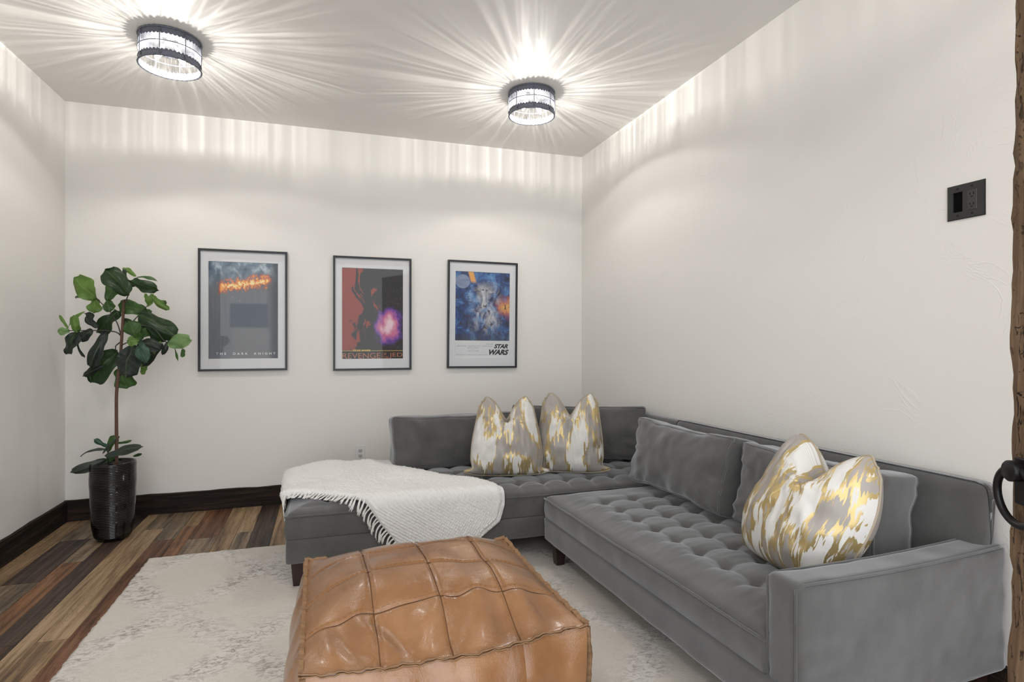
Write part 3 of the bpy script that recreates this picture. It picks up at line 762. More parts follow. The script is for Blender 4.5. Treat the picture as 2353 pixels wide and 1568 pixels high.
# ================================================================== leather pouf
def make_pouf():
    t = empty('leather_pouf', (.31, 1.80, .0155)); tag(t, 'square tan leather floor pouf with patchwork seams on the rug', 'pouf')
    O = np.array([.31, 1.80, .0155])
    BL, BR, FR, FL = [np.array(p) for p in ((-.062, 2.14, .405), (.632, 2.035, .440), (.690, 1.455, .385), (-.055, 1.462, .372))]
    def edge_pt(u, v):
        u = np.asarray(u)[..., None]; v = np.asarray(v)[..., None]
        return FL*(1-u)*(1-v)+FR*u*(1-v)+BL*(1-u)*v+BR*u*v
    def top(u, v):
        p = edge_pt(u, v)
        a = 2*u-1; b = 2*v-1
        s1 = np.clip(1-np.abs(a)**3.0, 0, 1); s2 = np.clip(1-np.abs(b)**3.6, 0, 1)
        h = .078*s1**.8*s2**.75-.018*(1-a*a)*np.abs(b)**6-.012*(1-b*b)*np.abs(a)**6
        h = h-.052*sstep(.36, .04, v)*s1*s2**.5+.010*sstep(.2, .45, v)*s1*s2
        h = h+.010*vn(u*4.2+3, v*4.2)*s1*s2+.007*vn(u*9, v*7+5)*(s1*s2)
        # pleats slumping towards the front edge
        h = h+.016*np.sin(u*34+2.5*vn(u*4, v*4))*sstep(.36, .14, v)*sstep(0, .10, v)*s1+.010*vn(u*7+9, v*9)*sstep(.5, .2, v)*sstep(0, .1, v)*s1
        p[..., 2] += h
        p[..., 1] += .012*vn(u*7, v*0+3)*(b**6)
        return p
    def seam_groove(f, k=4):
        x = np.asarray(f)*k; d = np.abs(x-np.round(x))/k
        g = np.exp(-(d/.0055)**2); e = (np.round(x) == 0) | (np.round(x) == k)
        return np.where(e, 0, g)
    def put(name, Pt, nu, nv, flip):
        mesh(name, (Pt-O).reshape(-1, 3), grid_faces(nu, nv, flip=flip), M['leather'], t, True)
    N = 20
    for i in range(4):
        for j in range(4):
            U, V_ = np.meshgrid(np.linspace(i/4, (i+1)/4, N), np.linspace(j/4, (j+1)/4, N), indexing='ij')
            p = top(U, V_); p[..., 2] -= .0065*np.maximum(seam_groove(U), seam_groove(V_))
            put('leather_panel', p, N, N, False)
    for k in (1, 2, 3):
        q = np.linspace(.004, .996, 60)
        for ax in (0, 1):
            p = top(q*0+k/4, q) if ax == 0 else top(q, q*0+k/4)
            p[:, 2] -= .0056
            tube('seam_line', [Vector(x-O) for x in p], .0010, M['seam'], t, 5)
    # stitches beside the seams
    V = []; F = []
    for ax in (0, 1):
        for k in (1, 2, 3):
            for off in ((-.012, .012) if ax == 0 else (.012,)):
                q = 0.02
                while q < .97:
                    f = np.array([q, q+.012]); g = np.full(2, k/4+off)
                    p = top(f*0+g, f) if ax == 0 else top(f, g)
                    p[:, 2] += .0006
                    vv, ff = tube_data([Vector(x-O) for x in p],   .00065, 4, off=len(V)); V += vv; F += ff
                    q += .020
    tag(mesh('stitching', V, F, M['thread'], t), kind='stuff')
    # sides
    def side(c0, c1, v_edge, outward, foot0, foot1):
        outward = np.array(outward)
        def S(a, b):
            e = v_edge(a)
            f = foot0*(1-a[..., None])+foot1*a[..., None]
            p = e*(1-b[..., None])+f*b[..., None]
            bul = (.062*np.sin(PI*np.clip(b, 0, 1))**.8)*(np.clip(1-np.abs(2*a-1)**4, 0, 1)*.75+.25)
            bul = bul+.008*vn(a*8+outward[0]*5, b*5+outward[1]*3)*np.sin(PI*b)+.005*np.sin(a*26)*sstep(0, .1, b)*sstep(.6, .1, b)
            p = p+outward*(bul-.005*seam_groove(a))[..., None]
            return p
        for i in range(4):
            A, B = np.meshgrid(np.linspace(i/4, (i+1)/4, 11), np.linspace(0, 1, 22), indexing='ij')
            put('side_panel', S(A, B), 11, 22, True)
        return S
    G = lambda p, dx, dy: np.array([p[0]+dx, p[1]+dy, .0155])
    fFL, fFR, fBR, fBL = G(FL, .02, .02), G(FR, -.02, .02), G(BR, -.01, -.02), G(BL, .02, -.02)
    S1 = side(FL, FR, lambda a: top(a, a*0), (0, -1, 0), fFL, fFR)
    S2 = side(FR, BR, lambda a: top(a*0+1, a), (1, 0, 0), fFR, fBR)
    S3 = side(BR, BL, lambda a: top(1-a, a*0+1), (0, 1, 0), fBR, fBL)
    S4 = side(BL, FL, lambda a: top(a*0, 1-a), (-1, 0, 0), fBL, fFL)
    # raw double welt along the top edges and down the corners
    def welt(pts, out, name='welt'):
        for lay in (0, 1):
            V = []
            m = len(pts)
            for k, p in enumerate(pts):
                p = Vector(p)-Vector(O)
                wv = .0028*math.sin(k*.9+lay*.7)+.0018*math.sin(k*2.3+1.1)
                o = Vector(out[k]).normalized()
                up = Vector((0, 0, 1)) if abs(o.z) < .9 else Vector((1, 0, 0))
                if name == 'corner_welt': up = Vector((-o.y, o.x, 0))
                dz = (lay-.5)*.0062+wv
                for rr, hh in ((-.004, -.0016), (.0085, -.0016), (.0085, .0016), (-.004, .0016)):
                    V.append(p+o*rr+up*(dz+hh))
            F = [(k*4+q, (k+1)*4+q, (k+1)*4+(q+1) % 4, k*4+(q+1) % 4) for k in range(m-1) for q in range(4)]
            F += [(0, 1, 2, 3), tuple((m-1)*4+q for q in (3, 2, 1, 0))]
            mesh(name, V, F, M['raw'], t, False)
    ar = np.linspace(0, 1, 70)
    def diag(a, n1): 
        return n1
    welt(top(ar, ar*0), [(0, -1, .35)]*70); welt(top(ar*0+1, ar), [(1, 0, .35)]*70)
    welt(top(1-ar, ar*0+1), [(0, 1, .35)]*70); welt(top(ar*0, 1-ar), [(-1, 0, .35)]*70)
    br = np.linspace(0.01, .97, 36)
    for S, d in ((S1, (-1, -1, 0)), (S2, (1, -1, 0)), (S3, (1, 1, 0)), (S4, (-1, 1, 0))):
        welt(S(br*0, br), [d]*36, 'corner_welt')
make_pouf()

# ================================================================== white knitted throw
def spline(pts, n):
    pts = [np.array(p, float) for p in pts]
    d = np.concatenate([[0], np.cumsum([np.linalg.norm(b-a) for a, b in zip(pts[:-1], pts[1:])])])
    s = np.linspace(0, d[-1], n); P_ = np.array(pts)
    out = np.stack([np.interp(s, d, P_[:, k]) for k in range(P_.shape[1])], -1)
    for _ in range(max(2, n//40)):
        out[1:-1] = .25*out[:-2]+.5*out[1:-1]+.25*out[2:]
    return out
SEATZ, YE, XE = .402, CY-.016, CX-.014
def drape(x, y, lift=0.0):
    """flat cloth coordinates -> bent over the front and left edges of the seat"""
    x = np.asarray(x, float); y = np.asarray(y, float); r = .030
    z = np.full_like(x, SEATZ); yo = y.copy(); xo = x.copy()
    s = (YE+r)-y                       # arc length past the start of the bend
    a = np.clip(s/r, 0, PI/2)
    bend = s > 0
    yo = np.where(bend, YE+r-r*np.sin(a)-lift*np.sin(a), yo)
    z = np.where(bend, SEATZ-r*(1-np.cos(a))-np.clip(s-r*PI/2, 0, None), z)
    z = z+lift*np.cos(a)
    s2 = (XE+r)-x; a2 = np.clip(s2/r, 0, PI/2); b2 = s2 > 0
    xo = np.where(b2, XE+r-r*np.sin(a2)-lift*np.sin(a2), xo)
    z = z-np.where(b2, r*(1-np.cos(a2))+np.clip(s2-r*PI/2, 0, None), 0)
    return xo, yo, z
def make_throw():
    t = empty('knitted_throw', (.25, 2.95, .40)); tag(t, 'white chunky knit throw with fringe draped over the sofa end', 'throw blanket')
    O = np.array([.25, 2.95, .40])
    nu, nv = 190, 260
    f = spline([(-.285, 3.52), (-.280, 3.20), (-.235, 3.085), (-.07, 3.035), (.035, 2.955), (.115, 2.905), (.193, 2.84), (.254, 2.745), (.308, 2.675), (.356, 2.60), (.41, 2.54)], nv)
    g = spline([(.40, 3.62), (.47, 3.42), (.64, 3.20), (.80, 3.02), (.865, 2.90), (.868, 2.80), (.842, 2.715), (.744, 2.645), (.66, 2.575), (.60, 2.53)], nv)
    def surf(U, k, lift, inset=0.0):
        A = f[k]; B = g[k]
        x = A[..., 0]*(1-U)+B[..., 0]*U; y = A[..., 1]*(1-U)+B[..., 1]*U
        # back edge bows out
        vq = k/(nv-1)
        y = y+.055*np.sin(PI*U)*(1-vq)**2
        return x, y
    U, K = np.meshgrid(np.linspace(0, 1, nu), np.arange(nv), indexing='ij')
    def layer(name, lift0, un=1.0, dx=0.0, dy=0.0):
        x, y = surf(U*un, K, 0)
        x = x+dx; y = y+dy
        big = .010*(vn(x*5+1, y*5)+1)+.006*vn(x*11+y*6, y*4-x*4, 2)
        row = (x*.55+y*.84)*2*PI/.0135; col = (x*.84-y*.55)*2*PI/.012
        kn = .0030*np.sin(row)*(.7+.3*np.sin(col))+.0022*np.sin(col+1.2*np.sin(row*.5))+.0024*vn(x*95, y*95)
        vq = K/(nv-1.0)
        fold = .028*(1-vq)**1.5*sstep(.0, .3, U)*sstep(1.0, .75, U)
        lift = lift0+np.clip(big, 0, None)+kn+fold
        edge = np.minimum(np.minimum(U, 1-U)*.6, np.minimum(vq, 1-vq)*1.0)
        lift = lift*sstep(-.012, .02, edge)+.004
        X, Y, Z = drape(x, y, lift)
        Vt = np.stack([X, Y, Z], -1).reshape(-1, 3)-O
        X2, Y2, Z2 = drape(x, y, np.maximum(lift-.012, .0015))
        Vb = np.stack([X2, Y2, Z2], -1).reshape(-1, 3)-O
        F = grid_faces(nu, nv)+grid_faces(nu, nv, nu*nv, flip=True)
        rim = [i*nv for i in range(nu)]+[(nu-1)*nv+j for j in range(1, nv)]+[i*nv+nv-1 for i in range(nu-2, -1, -1)]+[j for j in range(nv-2, 0, -1)]
        m = len(rim)
        for q in range(m): F.append((rim[q], rim[q]+nu*nv, rim[(q+1) % m]+nu*nv, rim[(q+1) % m]))
        return mesh(name, np.concatenate([Vt, Vb]), F, M['knit'], t, True)
    layer('knit_cloth', .016)
    layer('folded_under_layer', .004, 1.0, .016, -.014)
    # fringe: knotted tassels along the left/front edge
    nt = 66
    for q in range(nt):
        k = 6+(nv-16)*q/(nt-1); k0 = int(k)
        p = f[k0]; d = f[min(k0+3, nv-1)]-f[max(k0-3, 0)]; d /= np.linalg.norm(d); out = np.array([d[1], -d[0]])
        if out[0]+out[1] > 0: out = -out
        V = []; F = []
        L = .060+.014*random.random(); sw = random.uniform(-.18, .22)
        hang = np.array([0., -1.]) if p[1] < YE+.03 else out
        dirv = out*.55+hang*.75 if p[1] < YE+.03 else out; dirv = dirv/np.linalg.norm(dirv)
        for sidx in range(8):
            path = []; ph = random.uniform(-1, 1); ph2 = random.uniform(0, 6.3); l2 = L*random.uniform(.82, 1.1)
            for e in range(8):
                s = e/7
                spread = .0016*ph+.0055*ph*s*s+.0016*math.sin(s*7+ph2)*s
                cc = p+(out*(1-s)+dirv*s)*(l2*s-.006)+d*(sw*l2*s*s+spread)
                X, Y, Z = drape(cc[0:1], cc[1:2], np.array([.011*(1-s)+.0045+.0022*(ph2/6.3)]))
                path.append(Vector((X[0]-O[0], Y[0]-O[1], Z[0]-O[2])))
            vv, ff = tube_data(path, [.0024, .0034, .0022, .0021, .0020, .0020, .0018, .0013], 5, off=len(V)); V += vv; F += ff
        mesh('fringe_tassel', V, F, M['knit'], t, True)
make_throw()

# ================================================================== framed posters
def text_mesh(name, body, mat, parent, loc, w=None, h=None, shear=0.0, bold=0.0, align='CENTER', sp=1.0):
    """flat print lettering in the local x/z plane, facing -y; fitted to width w and height h, loc is its centre"""
    cu = bpy.data.curves.new('tmp_text', 'FONT'); cu.body = body; cu.align_x = 'LEFT'; cu.size = 1; cu.shear = shear; cu.offset = bold; cu.space_character = sp
    to = bpy.data.objects.new('tmp_text', cu); C.objects.link(to)
    dg = bpy.context.evaluated_depsgraph_get(); dg.update()
    me = bpy.data.meshes.new_from_object(to.evaluated_get(dg)); bpy.data.objects.remove(to); bpy.data.curves.remove(cu)
    co = np.zeros(len(me.vertices)*3); me.vertices.foreach_get('co', co); co = co.reshape(-1, 3)
    mn, mx = co.min(0), co.max(0)
    sx = w/(mx[0]-mn[0]) if w else h/(mx[1]-mn[1]); sz = h/(mx[1]-mn[1]) if h else sx
    x = (co[:, 0]-(mn[0]+mx[0])/2)*sx; z = (co[:, 1]-(mn[1]+mx[1])/2)*sz
    n = np.stack([x+loc[0], np.full_like(x, loc[1]), z+loc[2]], -1)
    me.vertices.foreach_set('co', n.ravel()); me.update()
    me.materials.append(mat); me.name = name
    return link(bpy.data.objects.new(name, me), parent)
def print_storm():
    t = NT('print_storm_and_embers'); tc = t.n('TexCoord'); s = t.n('SeparateXYZ', {0: tc.outputs['UV']}); u, v = s.outputs[0], s.outputs[1]
    cl = t.noise(tc.outputs['UV'], 6, 6, .6, .5)
    sky = t.ramp(cl, [(.35, (.05, .085, .13)), (.52, (.16, .23, .30)), (.66, (.50, .57, .62))])
    mid = t.mix(t.noise(t.n('Mapping', {'Vector': tc.outputs['UV'], 'Scale': (30, 3, 1)}).outputs[0], 1, 3), (.095, .105, .125), (.185, .20, .225))
    vert = t.ramp(v, [(0.0, 0.0), (.72, 0.0), (.90, 1.0)])
    c = t.mix(vert, mid, sky)
    c = t.mix(t.ramp(u, [(.82, 0.0), (.95, .85)]), c, (.012, .016, .028))
    # ragged ember streak across the upper part
    curve = t.math('ADD', t.math('ADD', .715, t.math('MULTIPLY', u, .12)), t.math('MULTIPLY', t.math('SUBTRACT', t.noise(tc.outputs['UV'], 11, 3), .5), .12))
    d = t.math('ABSOLUTE', t.math('SUBTRACT', v, curve))
    inx = t.math('MULTIPLY', t.ramp(u, [(.12, 0.0), (.2, 1.0)]), t.ramp(u, [(.84, 1.0), (.92, 0.0)]))
    e = t.math('MULTIPLY', t.ramp(t.math('ADD', d, t.math('MULTIPLY', t.math('SUBTRACT', t.noise(tc.outputs['UV'], 20, 5, .75), .5), .26)), [(.0, 1.0), (.075, 0.0)]), inx)
    fire = t.ramp(e, [(0.0, (.12, .02, .01)), (.4, (.75, .12, .02)), (.8, (.95, .42, .06)), (1.0, (1, .85, .45))])
    c = t.mix(t.math('MINIMUM', t.math('MULTIPLY', e, 1.6), 1.0), c, fire)
    sp = t.noise(t.n('Mapping', {'Vector': tc.outputs['UV'], 'Scale': (46, 24, 1)}).outputs[0], 1, 1)
    spk = t.math('MULTIPLY', t.ramp(sp, [(.70, 0.0), (.75, 1.0)]), t.math('MULTIPLY', t.ramp(v, [(.45, 0.0), (.75, 1.0)]), t.ramp(u, [(.5, 1.0), (.9, .3)])))
    c = t.mix(spk, c, (.85, .35, .08))
    # dark blue block in the middle: window reflection painted into the print
    bx = t.math('MULTIPLY', t.ramp(u, [(.28, 0.0), (.32, 1.0)]), t.ramp(u, [(.84, 1.0), (.87, 0.0)]))
    by = t.math('MULTIPLY', t.ramp(v, [(.32, 0.0), (.335, 1.0)]), t.ramp(v, [(.56, 1.0), (.585, 0.0)]))
    c = t.mix(t.math('MULTIPLY', t.math('MULTIPLY', bx, by), .8), c, t.mix(t.noise(tc.outputs['UV'], 14, 3), (.015, .025, .055), (.06, .085, .14)))
    bt = t.math('MULTIPLY', t.math('MULTIPLY', t.ramp(v, [(.0, 1.0), (.30, 1.0), (.32, 0.0)]), t.ramp(u, [(.3, 0.0), (.36, 1.0)])), t.ramp(u, [(.85, 1.0), (.9, 0.0)]))
    c = t.mix(t.math('MULTIPLY', bt, .55), c, (.20, .195, .20))
    return t.done(t.pbsdf(Base_Color=c, Roughness=.5))
def print_red_nebula():
    t = NT('print_red_and_nebula'); tc = t.n('TexCoord'); s = t.n('SeparateXYZ', {0: tc.outputs['UV']}); u, v = s.outputs[0], s.outputs[1]
    n = t.n('Mapping', {'Vector': tc.outputs['UV'], 'Scale': (5, 3.2, 1), 'Rotation': (0, 0, .5)}).outputs[0]
    r = t.math('ADD', t.noise(n, 1.0, 4, .5, 1.5), t.math('MULTIPLY', t.math('SUBTRACT', .33, u), .62))
    red = t.ramp(r, [(.50, 0.0), (.53, 1.0)])
    gr = t.noise(tc.outputs['UV'], 160, 2)
    c = t.mix(red, (.018, .016, .018), t.mix(t.ramp(gr, [(.45, 0.0), (.6, 1.0)]), (.38, .055, .035), (.15, .03, .02)))
    dx = t.math('SUBTRACT', u, .76); dy = t.math('MULTIPLY', t.math('SUBTRACT', v, .36), 1.15)
    rad = t.math('SQRT', t.math('ADD', t.math('MULTIPLY', dx, dx), t.math('MULTIPLY', dy, dy)))
    rad = t.math('ADD', rad, t.math('MULTIPLY', t.math('SUBTRACT', t.noise(tc.outputs['UV'], 7, 4), .5), .28))
    neb = t.ramp(rad, [(.05, (.85, .62, .68)), (.13, (.62, .16, .30)), (.20, (.15, .05, .38)), (.27, (.02, .016, .05))])
    c = t.mix(t.ramp(rad, [(.18, 1.0), (.27, 0.0)]), c, neb)
    st = t.ramp(t.noise(tc.outputs['UV'], 95, 1), [(.70, 0.0), (.74, 1.0)])
    c = t.mix(t.math('MULTIPLY', st, .6), c, (.7, .55, .6))
    c = t.mix(t.ramp(v, [(.095, 1.0), (.10, 0.0)]), c, (.012, .011, .012))
    ln = t.math('MULTIPLY', t.ramp(v, [(.086, 0.0), (.088, 1.0)]), t.ramp(v, [(.092, 1.0), (.094, 0.0)]))
    c = t.mix(ln, c, (.75, .50, .10))
    return t.done(t.pbsdf(Base_Color=c, Roughness=.5))
def print_space():
    t = NT('print_blue_space'); tc = t.n('TexCoord'); s = t.n('SeparateXYZ', {0: tc.outputs['UV']}); u, v = s.outputs[0], s.outputs[1]
    n = t.noise(tc.outputs['UV'], 5, 5, .6, .6)
    c = t.ramp(n, [(.34, (.010, .012, .03)), (.5, (.03, .07, .22)), (.62, (.10, .25, .52)), (.76, (.35, .50, .66))])
    # orange and magenta glow low on the right
    dx = t.math('SUBTRACT', u, 1.0); dy = t.math('SUBTRACT', v, .50)
    rd = t.math('SQRT', t.math('ADD', t.math('MULTIPLY', dx, dx), t.math('MULTIPLY', t.math('MULTIPLY', dy, dy), 2.6)))
    rd = t.math('ADD', rd, t.math('MULTIPLY', t.math('SUBTRACT', n, .5), .35))
    c = t.mix(t.ramp(rd, [(.12, 1.0), (.34, 0.0)]), c, t.ramp(rd, [(.08, (.75, .38, .12)), (.2, (.50, .10, .07)), (.34, (.12, .03, .08))]))
    # amber diagonal beam at the top
    bm_ = t.math('ABSOLUTE', t.math('SUBTRACT', t.math('ADD', u, t.math('MULTIPLY', v, .35)), .625))
    c = t.mix(t.math('MULTIPLY', t.ramp(bm_, [(.035, 1.0), (.06, 0.0)]), t.ramp(v, [(.83, 0.0), (.87, 1.0)])), c, (.80, .38, .10))
    # pale drifting cloud columns
    cn = t.noise(t.n('Mapping', {'Vector': tc.outputs['UV'], 'Scale': (4.5, 3.4, 1), 'Rotation': (0, 0, .5), 'Location': (2.6, 1.35, 0)}).outputs[0], 1.0, 5, .6, 1.4)
    core = t.math('MULTIPLY', t.math('MULTIPLY', t.ramp(u, [(.22, 0.0), (.45, 1.0)]), t.ramp(u, [(.72, 1.0), (.88, 0.0)])), t.math('MULTIPLY', t.ramp(v, [(.05, 0.0), (.3, 1.0)]), t.ramp(v, [(.72, 1.0), (.88, 0.0)])))
    cm = t.math('MULTIPLY', t.ramp(cn, [(.40, 0.0), (.62, 1.0)]), core)
    c = t.mix(cm, c, t.mix(t.noise(tc.outputs['UV'], 22, 3), (.40, .42, .50), (.78, .75, .72)))
    dk = t.math('MULTIPLY', t.ramp(t.noise(tc.outputs['UV'], 13, 4, .6, .8), [(.58, 0.0), (.64, .85)]), t.ramp(v, [(.75, 1.0), (.9, 0.0)]))
    c = t.mix(dk, c, (.045, .03, .03))
    # plain banded planet
    px = t.math('SUBTRACT', u, .13); py = t.math('MULTIPLY', t.math('SUBTRACT', v, .855), 1.29)
    pr = t.math('SQRT', t.math('ADD', t.math('MULTIPLY', px, px), t.math('MULTIPLY', py, py)))
    c = t.mix(t.ramp(pr, [(.128, 1.0), (.134, 0.0)]), c, t.mix(t.noise(t.n('Mapping', {'Vector': tc.outputs['UV'], 'Scale': (3, 14, 1)}).outputs[0], 1, 3), (.07, .11, .24), (.38, .44, .60)))
    c = t.mix(t.ramp(v, [(.0, .75), (.14, 0.0)]), c, (.05, .055, .085))
    return t.done(t.pbsdf(Base_Color=c, Roughness=.5))
def flat(name, x0, x1, z0, z1, y, mat, parent):
    return mesh(name, [(x0, y, z0), (x1, y, z0), (x1, y, z1), (x0, y, z1)], [(0, 1, 2, 3)], mat, parent, False, [(0, 0), (1, 0), (1, 1), (0, 1)])
PW, PH = .575, .852
def poster(xc, zc, label, roll=0.0):
    t = empty('framed_poster', (xc, YB-.002, zc), (0, roll, 0)); tag(t, label, 'poster', 'framed film posters on the back wall')
    w, h, b, d = PW/2, PH/2, .0145, .024
    # mitred frame of four rails
    for k in range(4):
        rails = [((-w, h), (w, h), (w-b, h-b), (-w+b, h-b)), ((w, h), (w, -h), (w-b, -h+b), (w-b, h-b)), ((w, -h), (-w, -h), (-w+b, -h+b), (w-b, -h+b)), ((-w, -h), (-w, h), (-w+b, h-b), (-w+b, -h+b))][k]
        V = [(x, -d, z) for x, z in rails]+[(x, -.001, z) for x, z in rails]
        mesh('frame_rail', V, [(0, 1, 2, 3), (7, 6, 5, 4), (0, 4, 5, 1), (1, 5, 6, 2), (2, 6, 7, 3), (3, 7, 4, 0)], M['frame'], t)
    box('backing_board', -w+b, w-b, -.008, -.003, -h+b, h-b, M['mat'], t)
    # window mat with a bevelled opening
    iw, ih = .2255, .3415
    V = []
    for (a, c, y) in ((w-b, h-b, -.0125), (iw, ih, -.0125), (iw-.002, ih-.002, -.0085)):
        V += [(-a, y, -c), (a, y, -c), (a, y, c), (-a, y, c)]
    F = [(r*4+k, r*4+(k+1) % 4, (r+1)*4+(k+1) % 4, (r+1)*4+k) for r in (0, 1) for k in range(4)]
    mesh('mat_board', V, F, M['mat'], t)
    flat('glass_pane', -w+b, w-b, -h+b, h-b, -.0165, M['pane'], t)
    return t, iw, ih
ink_w = plain('white_ink', (.78, .79, .82), .5); ink_k = plain('black_ink', (.012, .012, .016), .5); ink_y = plain('yellow_ink', (.72, .48, .10), .5)
t3 = NT('orange_fade_ink'); sg = t3.n('SeparateXYZ', {0: t3.n('TexCoord').outputs['Generated']})
ink_o = t3.done(t3.pbsdf(Base_Color=t3.ramp(sg.outputs[2], [(0.0, (.42, .06, .04)), (1.0, (.60, .36, .12))]), Roughness=.5)); ink_g = plain('grey_ink', (.30, .31, .36), .5)
t, iw, ih = poster(-.5505, 1.391, 'black framed poster with an orange ember streak over storm blue, nearest the potted plant')
flat('print', -iw, iw, -ih, ih, -.0082, print_storm(), t)
text_mesh('title', 'THE  DARK  KNIGHT', ink_w, t, (.015, -.0084, -.305), .385, .0165, 0, .012, sp=1.75)
t, iw, ih = poster(.340, 1.3815, 'black framed poster with red shapes on black and a purple nebula, middle of the three')
flat('print', -iw, iw, -ih, ih, -.0082, print_red_nebula(), t)
text_mesh('small_title', 'STAR WARS', ink_y, t, (-.082, -.0084, -.277), .125, .0145, 0, .03)
text_mesh('title', 'REVENGE', ink_o, t, (-.083, -.0084, -.3165), .278, .040, 0, -.004)
text_mesh('title', 'OF', ink_o, t, (.0825, -.0084, -.305), .034, .020)
text_mesh('title', 'THE', ink_o, t, (.088, -.0084, -.330), .055, .016)
text_mesh('title', 'JED', ink_o, t, (.171, -.0084, -.3165), .100, .040, 0, -.004)
t, iw, ih = poster(1.198, 1.386, 'black framed poster with blue space scene above a white title panel, nearest the sofa corner', math.radians(.55))
flat('paper', -iw, iw, -ih, ih, -.0082, M['mat'], t)
flat('print', -iw, iw, -ih+.134, ih, -.0083, print_space(), t)
text_mesh('title', 'STAR', ink_k, t, (.155, -.0085, -.252), .118, .036, .35, .05)
text_mesh('title', 'WARS', ink_k, t, (.138, -.0085, -.300), .166, .044, .35, .05)
text_mesh('credits', 'STAR WARS', ink_g, t, (.058, -.0085, -.235), .060, .009)
text_mesh('credits', 'MARK HAMILL  HARRISON FORD  CARRIE FISHER', ink_g, t, (-.065, -.0085, -.252), .295, .0085)
text_mesh('credits', 'PETER CUSHING', ink_g, t, (-.075, -.0085, -.266), .095, .0085)
text_mesh('credits', 'and', ink_g, t, (-.075, -.0085, -.278), .014, .005)
text_mesh('credits', 'ALEC GUINNESS', ink_g, t, (-.075, -.0085, -.290), .093, .0085)
text_mesh('credits', 'GEORGE LUCAS   GARY KURTZ   JOHN WILLIAMS', ink_g, t, (-.085, -.0085, -.322), .265, .009)

# ================================================================== electrical plates
def duplex(parent, cx, cz, mat, slot, s=1.0):
    for dz in (.0195, -.0195):
        V = []; n = 20
        for y in (-.0055, -.0075):
            for i in range(n):
                a = 2*PI*i/n; x = .0165*math.cos(a); z = max(-.0125, min(.0125, .0165*math.sin(a)))
                V.append((cx+x*s, y, cz+dz*s+z*s))
        F = [(i, (i+1) % n, n+(i+1) % n, n+i) for i in range(n)]+[tuple(range(n, 2*n))]
        r = mesh('receptacle', V, F, mat, parent)
        for dx in (-.0062, .0062): box('slot', cx+(dx-.0012)*s, cx+(dx+.0012)*s, -.0079, -.0074, cz+(dz-.001)*s, cz+(dz+.0075)*s, slot, r)
        tube('ground_slot', [(cx, -.0079, cz+(dz-.0075)*s), (cx, -.0073, cz+(dz-.0075)*s)], .0024*s, slot, r, 10)
def white_outlet(loc, rz, label):
    t = empty('wall_outlet', loc, (0, 0, rz)); tag(t, label, 'outlet', 'white wall outlets')
    box('cover_plate', -.035, .035, -.0055, 0, -.058, .058, M['white_plastic'], t, .002, 2)
    duplex(t, 0, 0, plain('outlet_grey', (.55, .55, .55), .4), M['slot'])
    tube('screw', [(0, -.0065, 0), (0, -.005, 0)], .003, M['white_plastic'], t, 10)
white_outlet((.248, YB, .331), 0, 'white duplex wall outlet below the posters, left of the sofa back')
white_outlet((XL, 3.635, .334), math.radians(90), 'white wall outlet at the left picture edge on the left wall')
t = empty('media_wall_plate', (XR, 1.3765, 1.652), (0, 0, math.radians(-90))); tag(t, 'black two-gang wall plate with outlet and cable opening high on the right wall', 'wall plate')
# plate built as a frame around the open cable slot (local x points away from the camera -> to -y of the room)
w2, h2 = .0585, .0575
xs = [-w2, -.0355, -.0085, .0085+.0, .0085, w2]
bm = bmesh.new()
def addb(b2):
    me = bpy.data.meshes.new('tmp'); b2.to_mesh(me); b2.free(); bm.from_mesh(me); bpy.data.meshes.remove(me)
ox0, ox1, oz = -.040, -.009, .034
addb(box_bm(-w2, ox0, -.006, 0, -h2, h2)); addb(box_bm(ox1, w2, -.006, 0, -h2, h2)); addb(box_bm(ox0, ox1, -.006, 0, oz, h2)); addb(box_bm(ox0, ox1, -.006, 0, -h2, -oz))
addb(box_bm(-w2-.002, w2+.002, -.003, 0, h2, h2+.002)); addb(box_bm(-w2-.002, w2+.002, -.003, 0, -h2-.002, -h2)); addb(box_bm(w2, w2+.002, -.003, 0, -h2, h2)); addb(box_bm(-w2-.002, -w2, -.003, 0, -h2, h2))
bm_obj('cover_plate', bm, M['black_plastic'], t)
flat('opening_shade', ox0, ox1, -oz, oz, -.0008, M['slot'], t)  # flat near-black sheet, painted shade in place of a real recess
box('outlet_block', .006, .037, -.0068, -.005, -.034, .034, M['grey_plastic'], t, .001)
duplex(t, .0215, 0, M['grey_plastic'], M['slot'], .88)
for sx in (-.0245, .0215):
    for sz in (-.046, .046): tube('screw', [(sx, -.0072, sz), (sx, -.0055, sz)], .0032, M['black_metal'], t, 10)

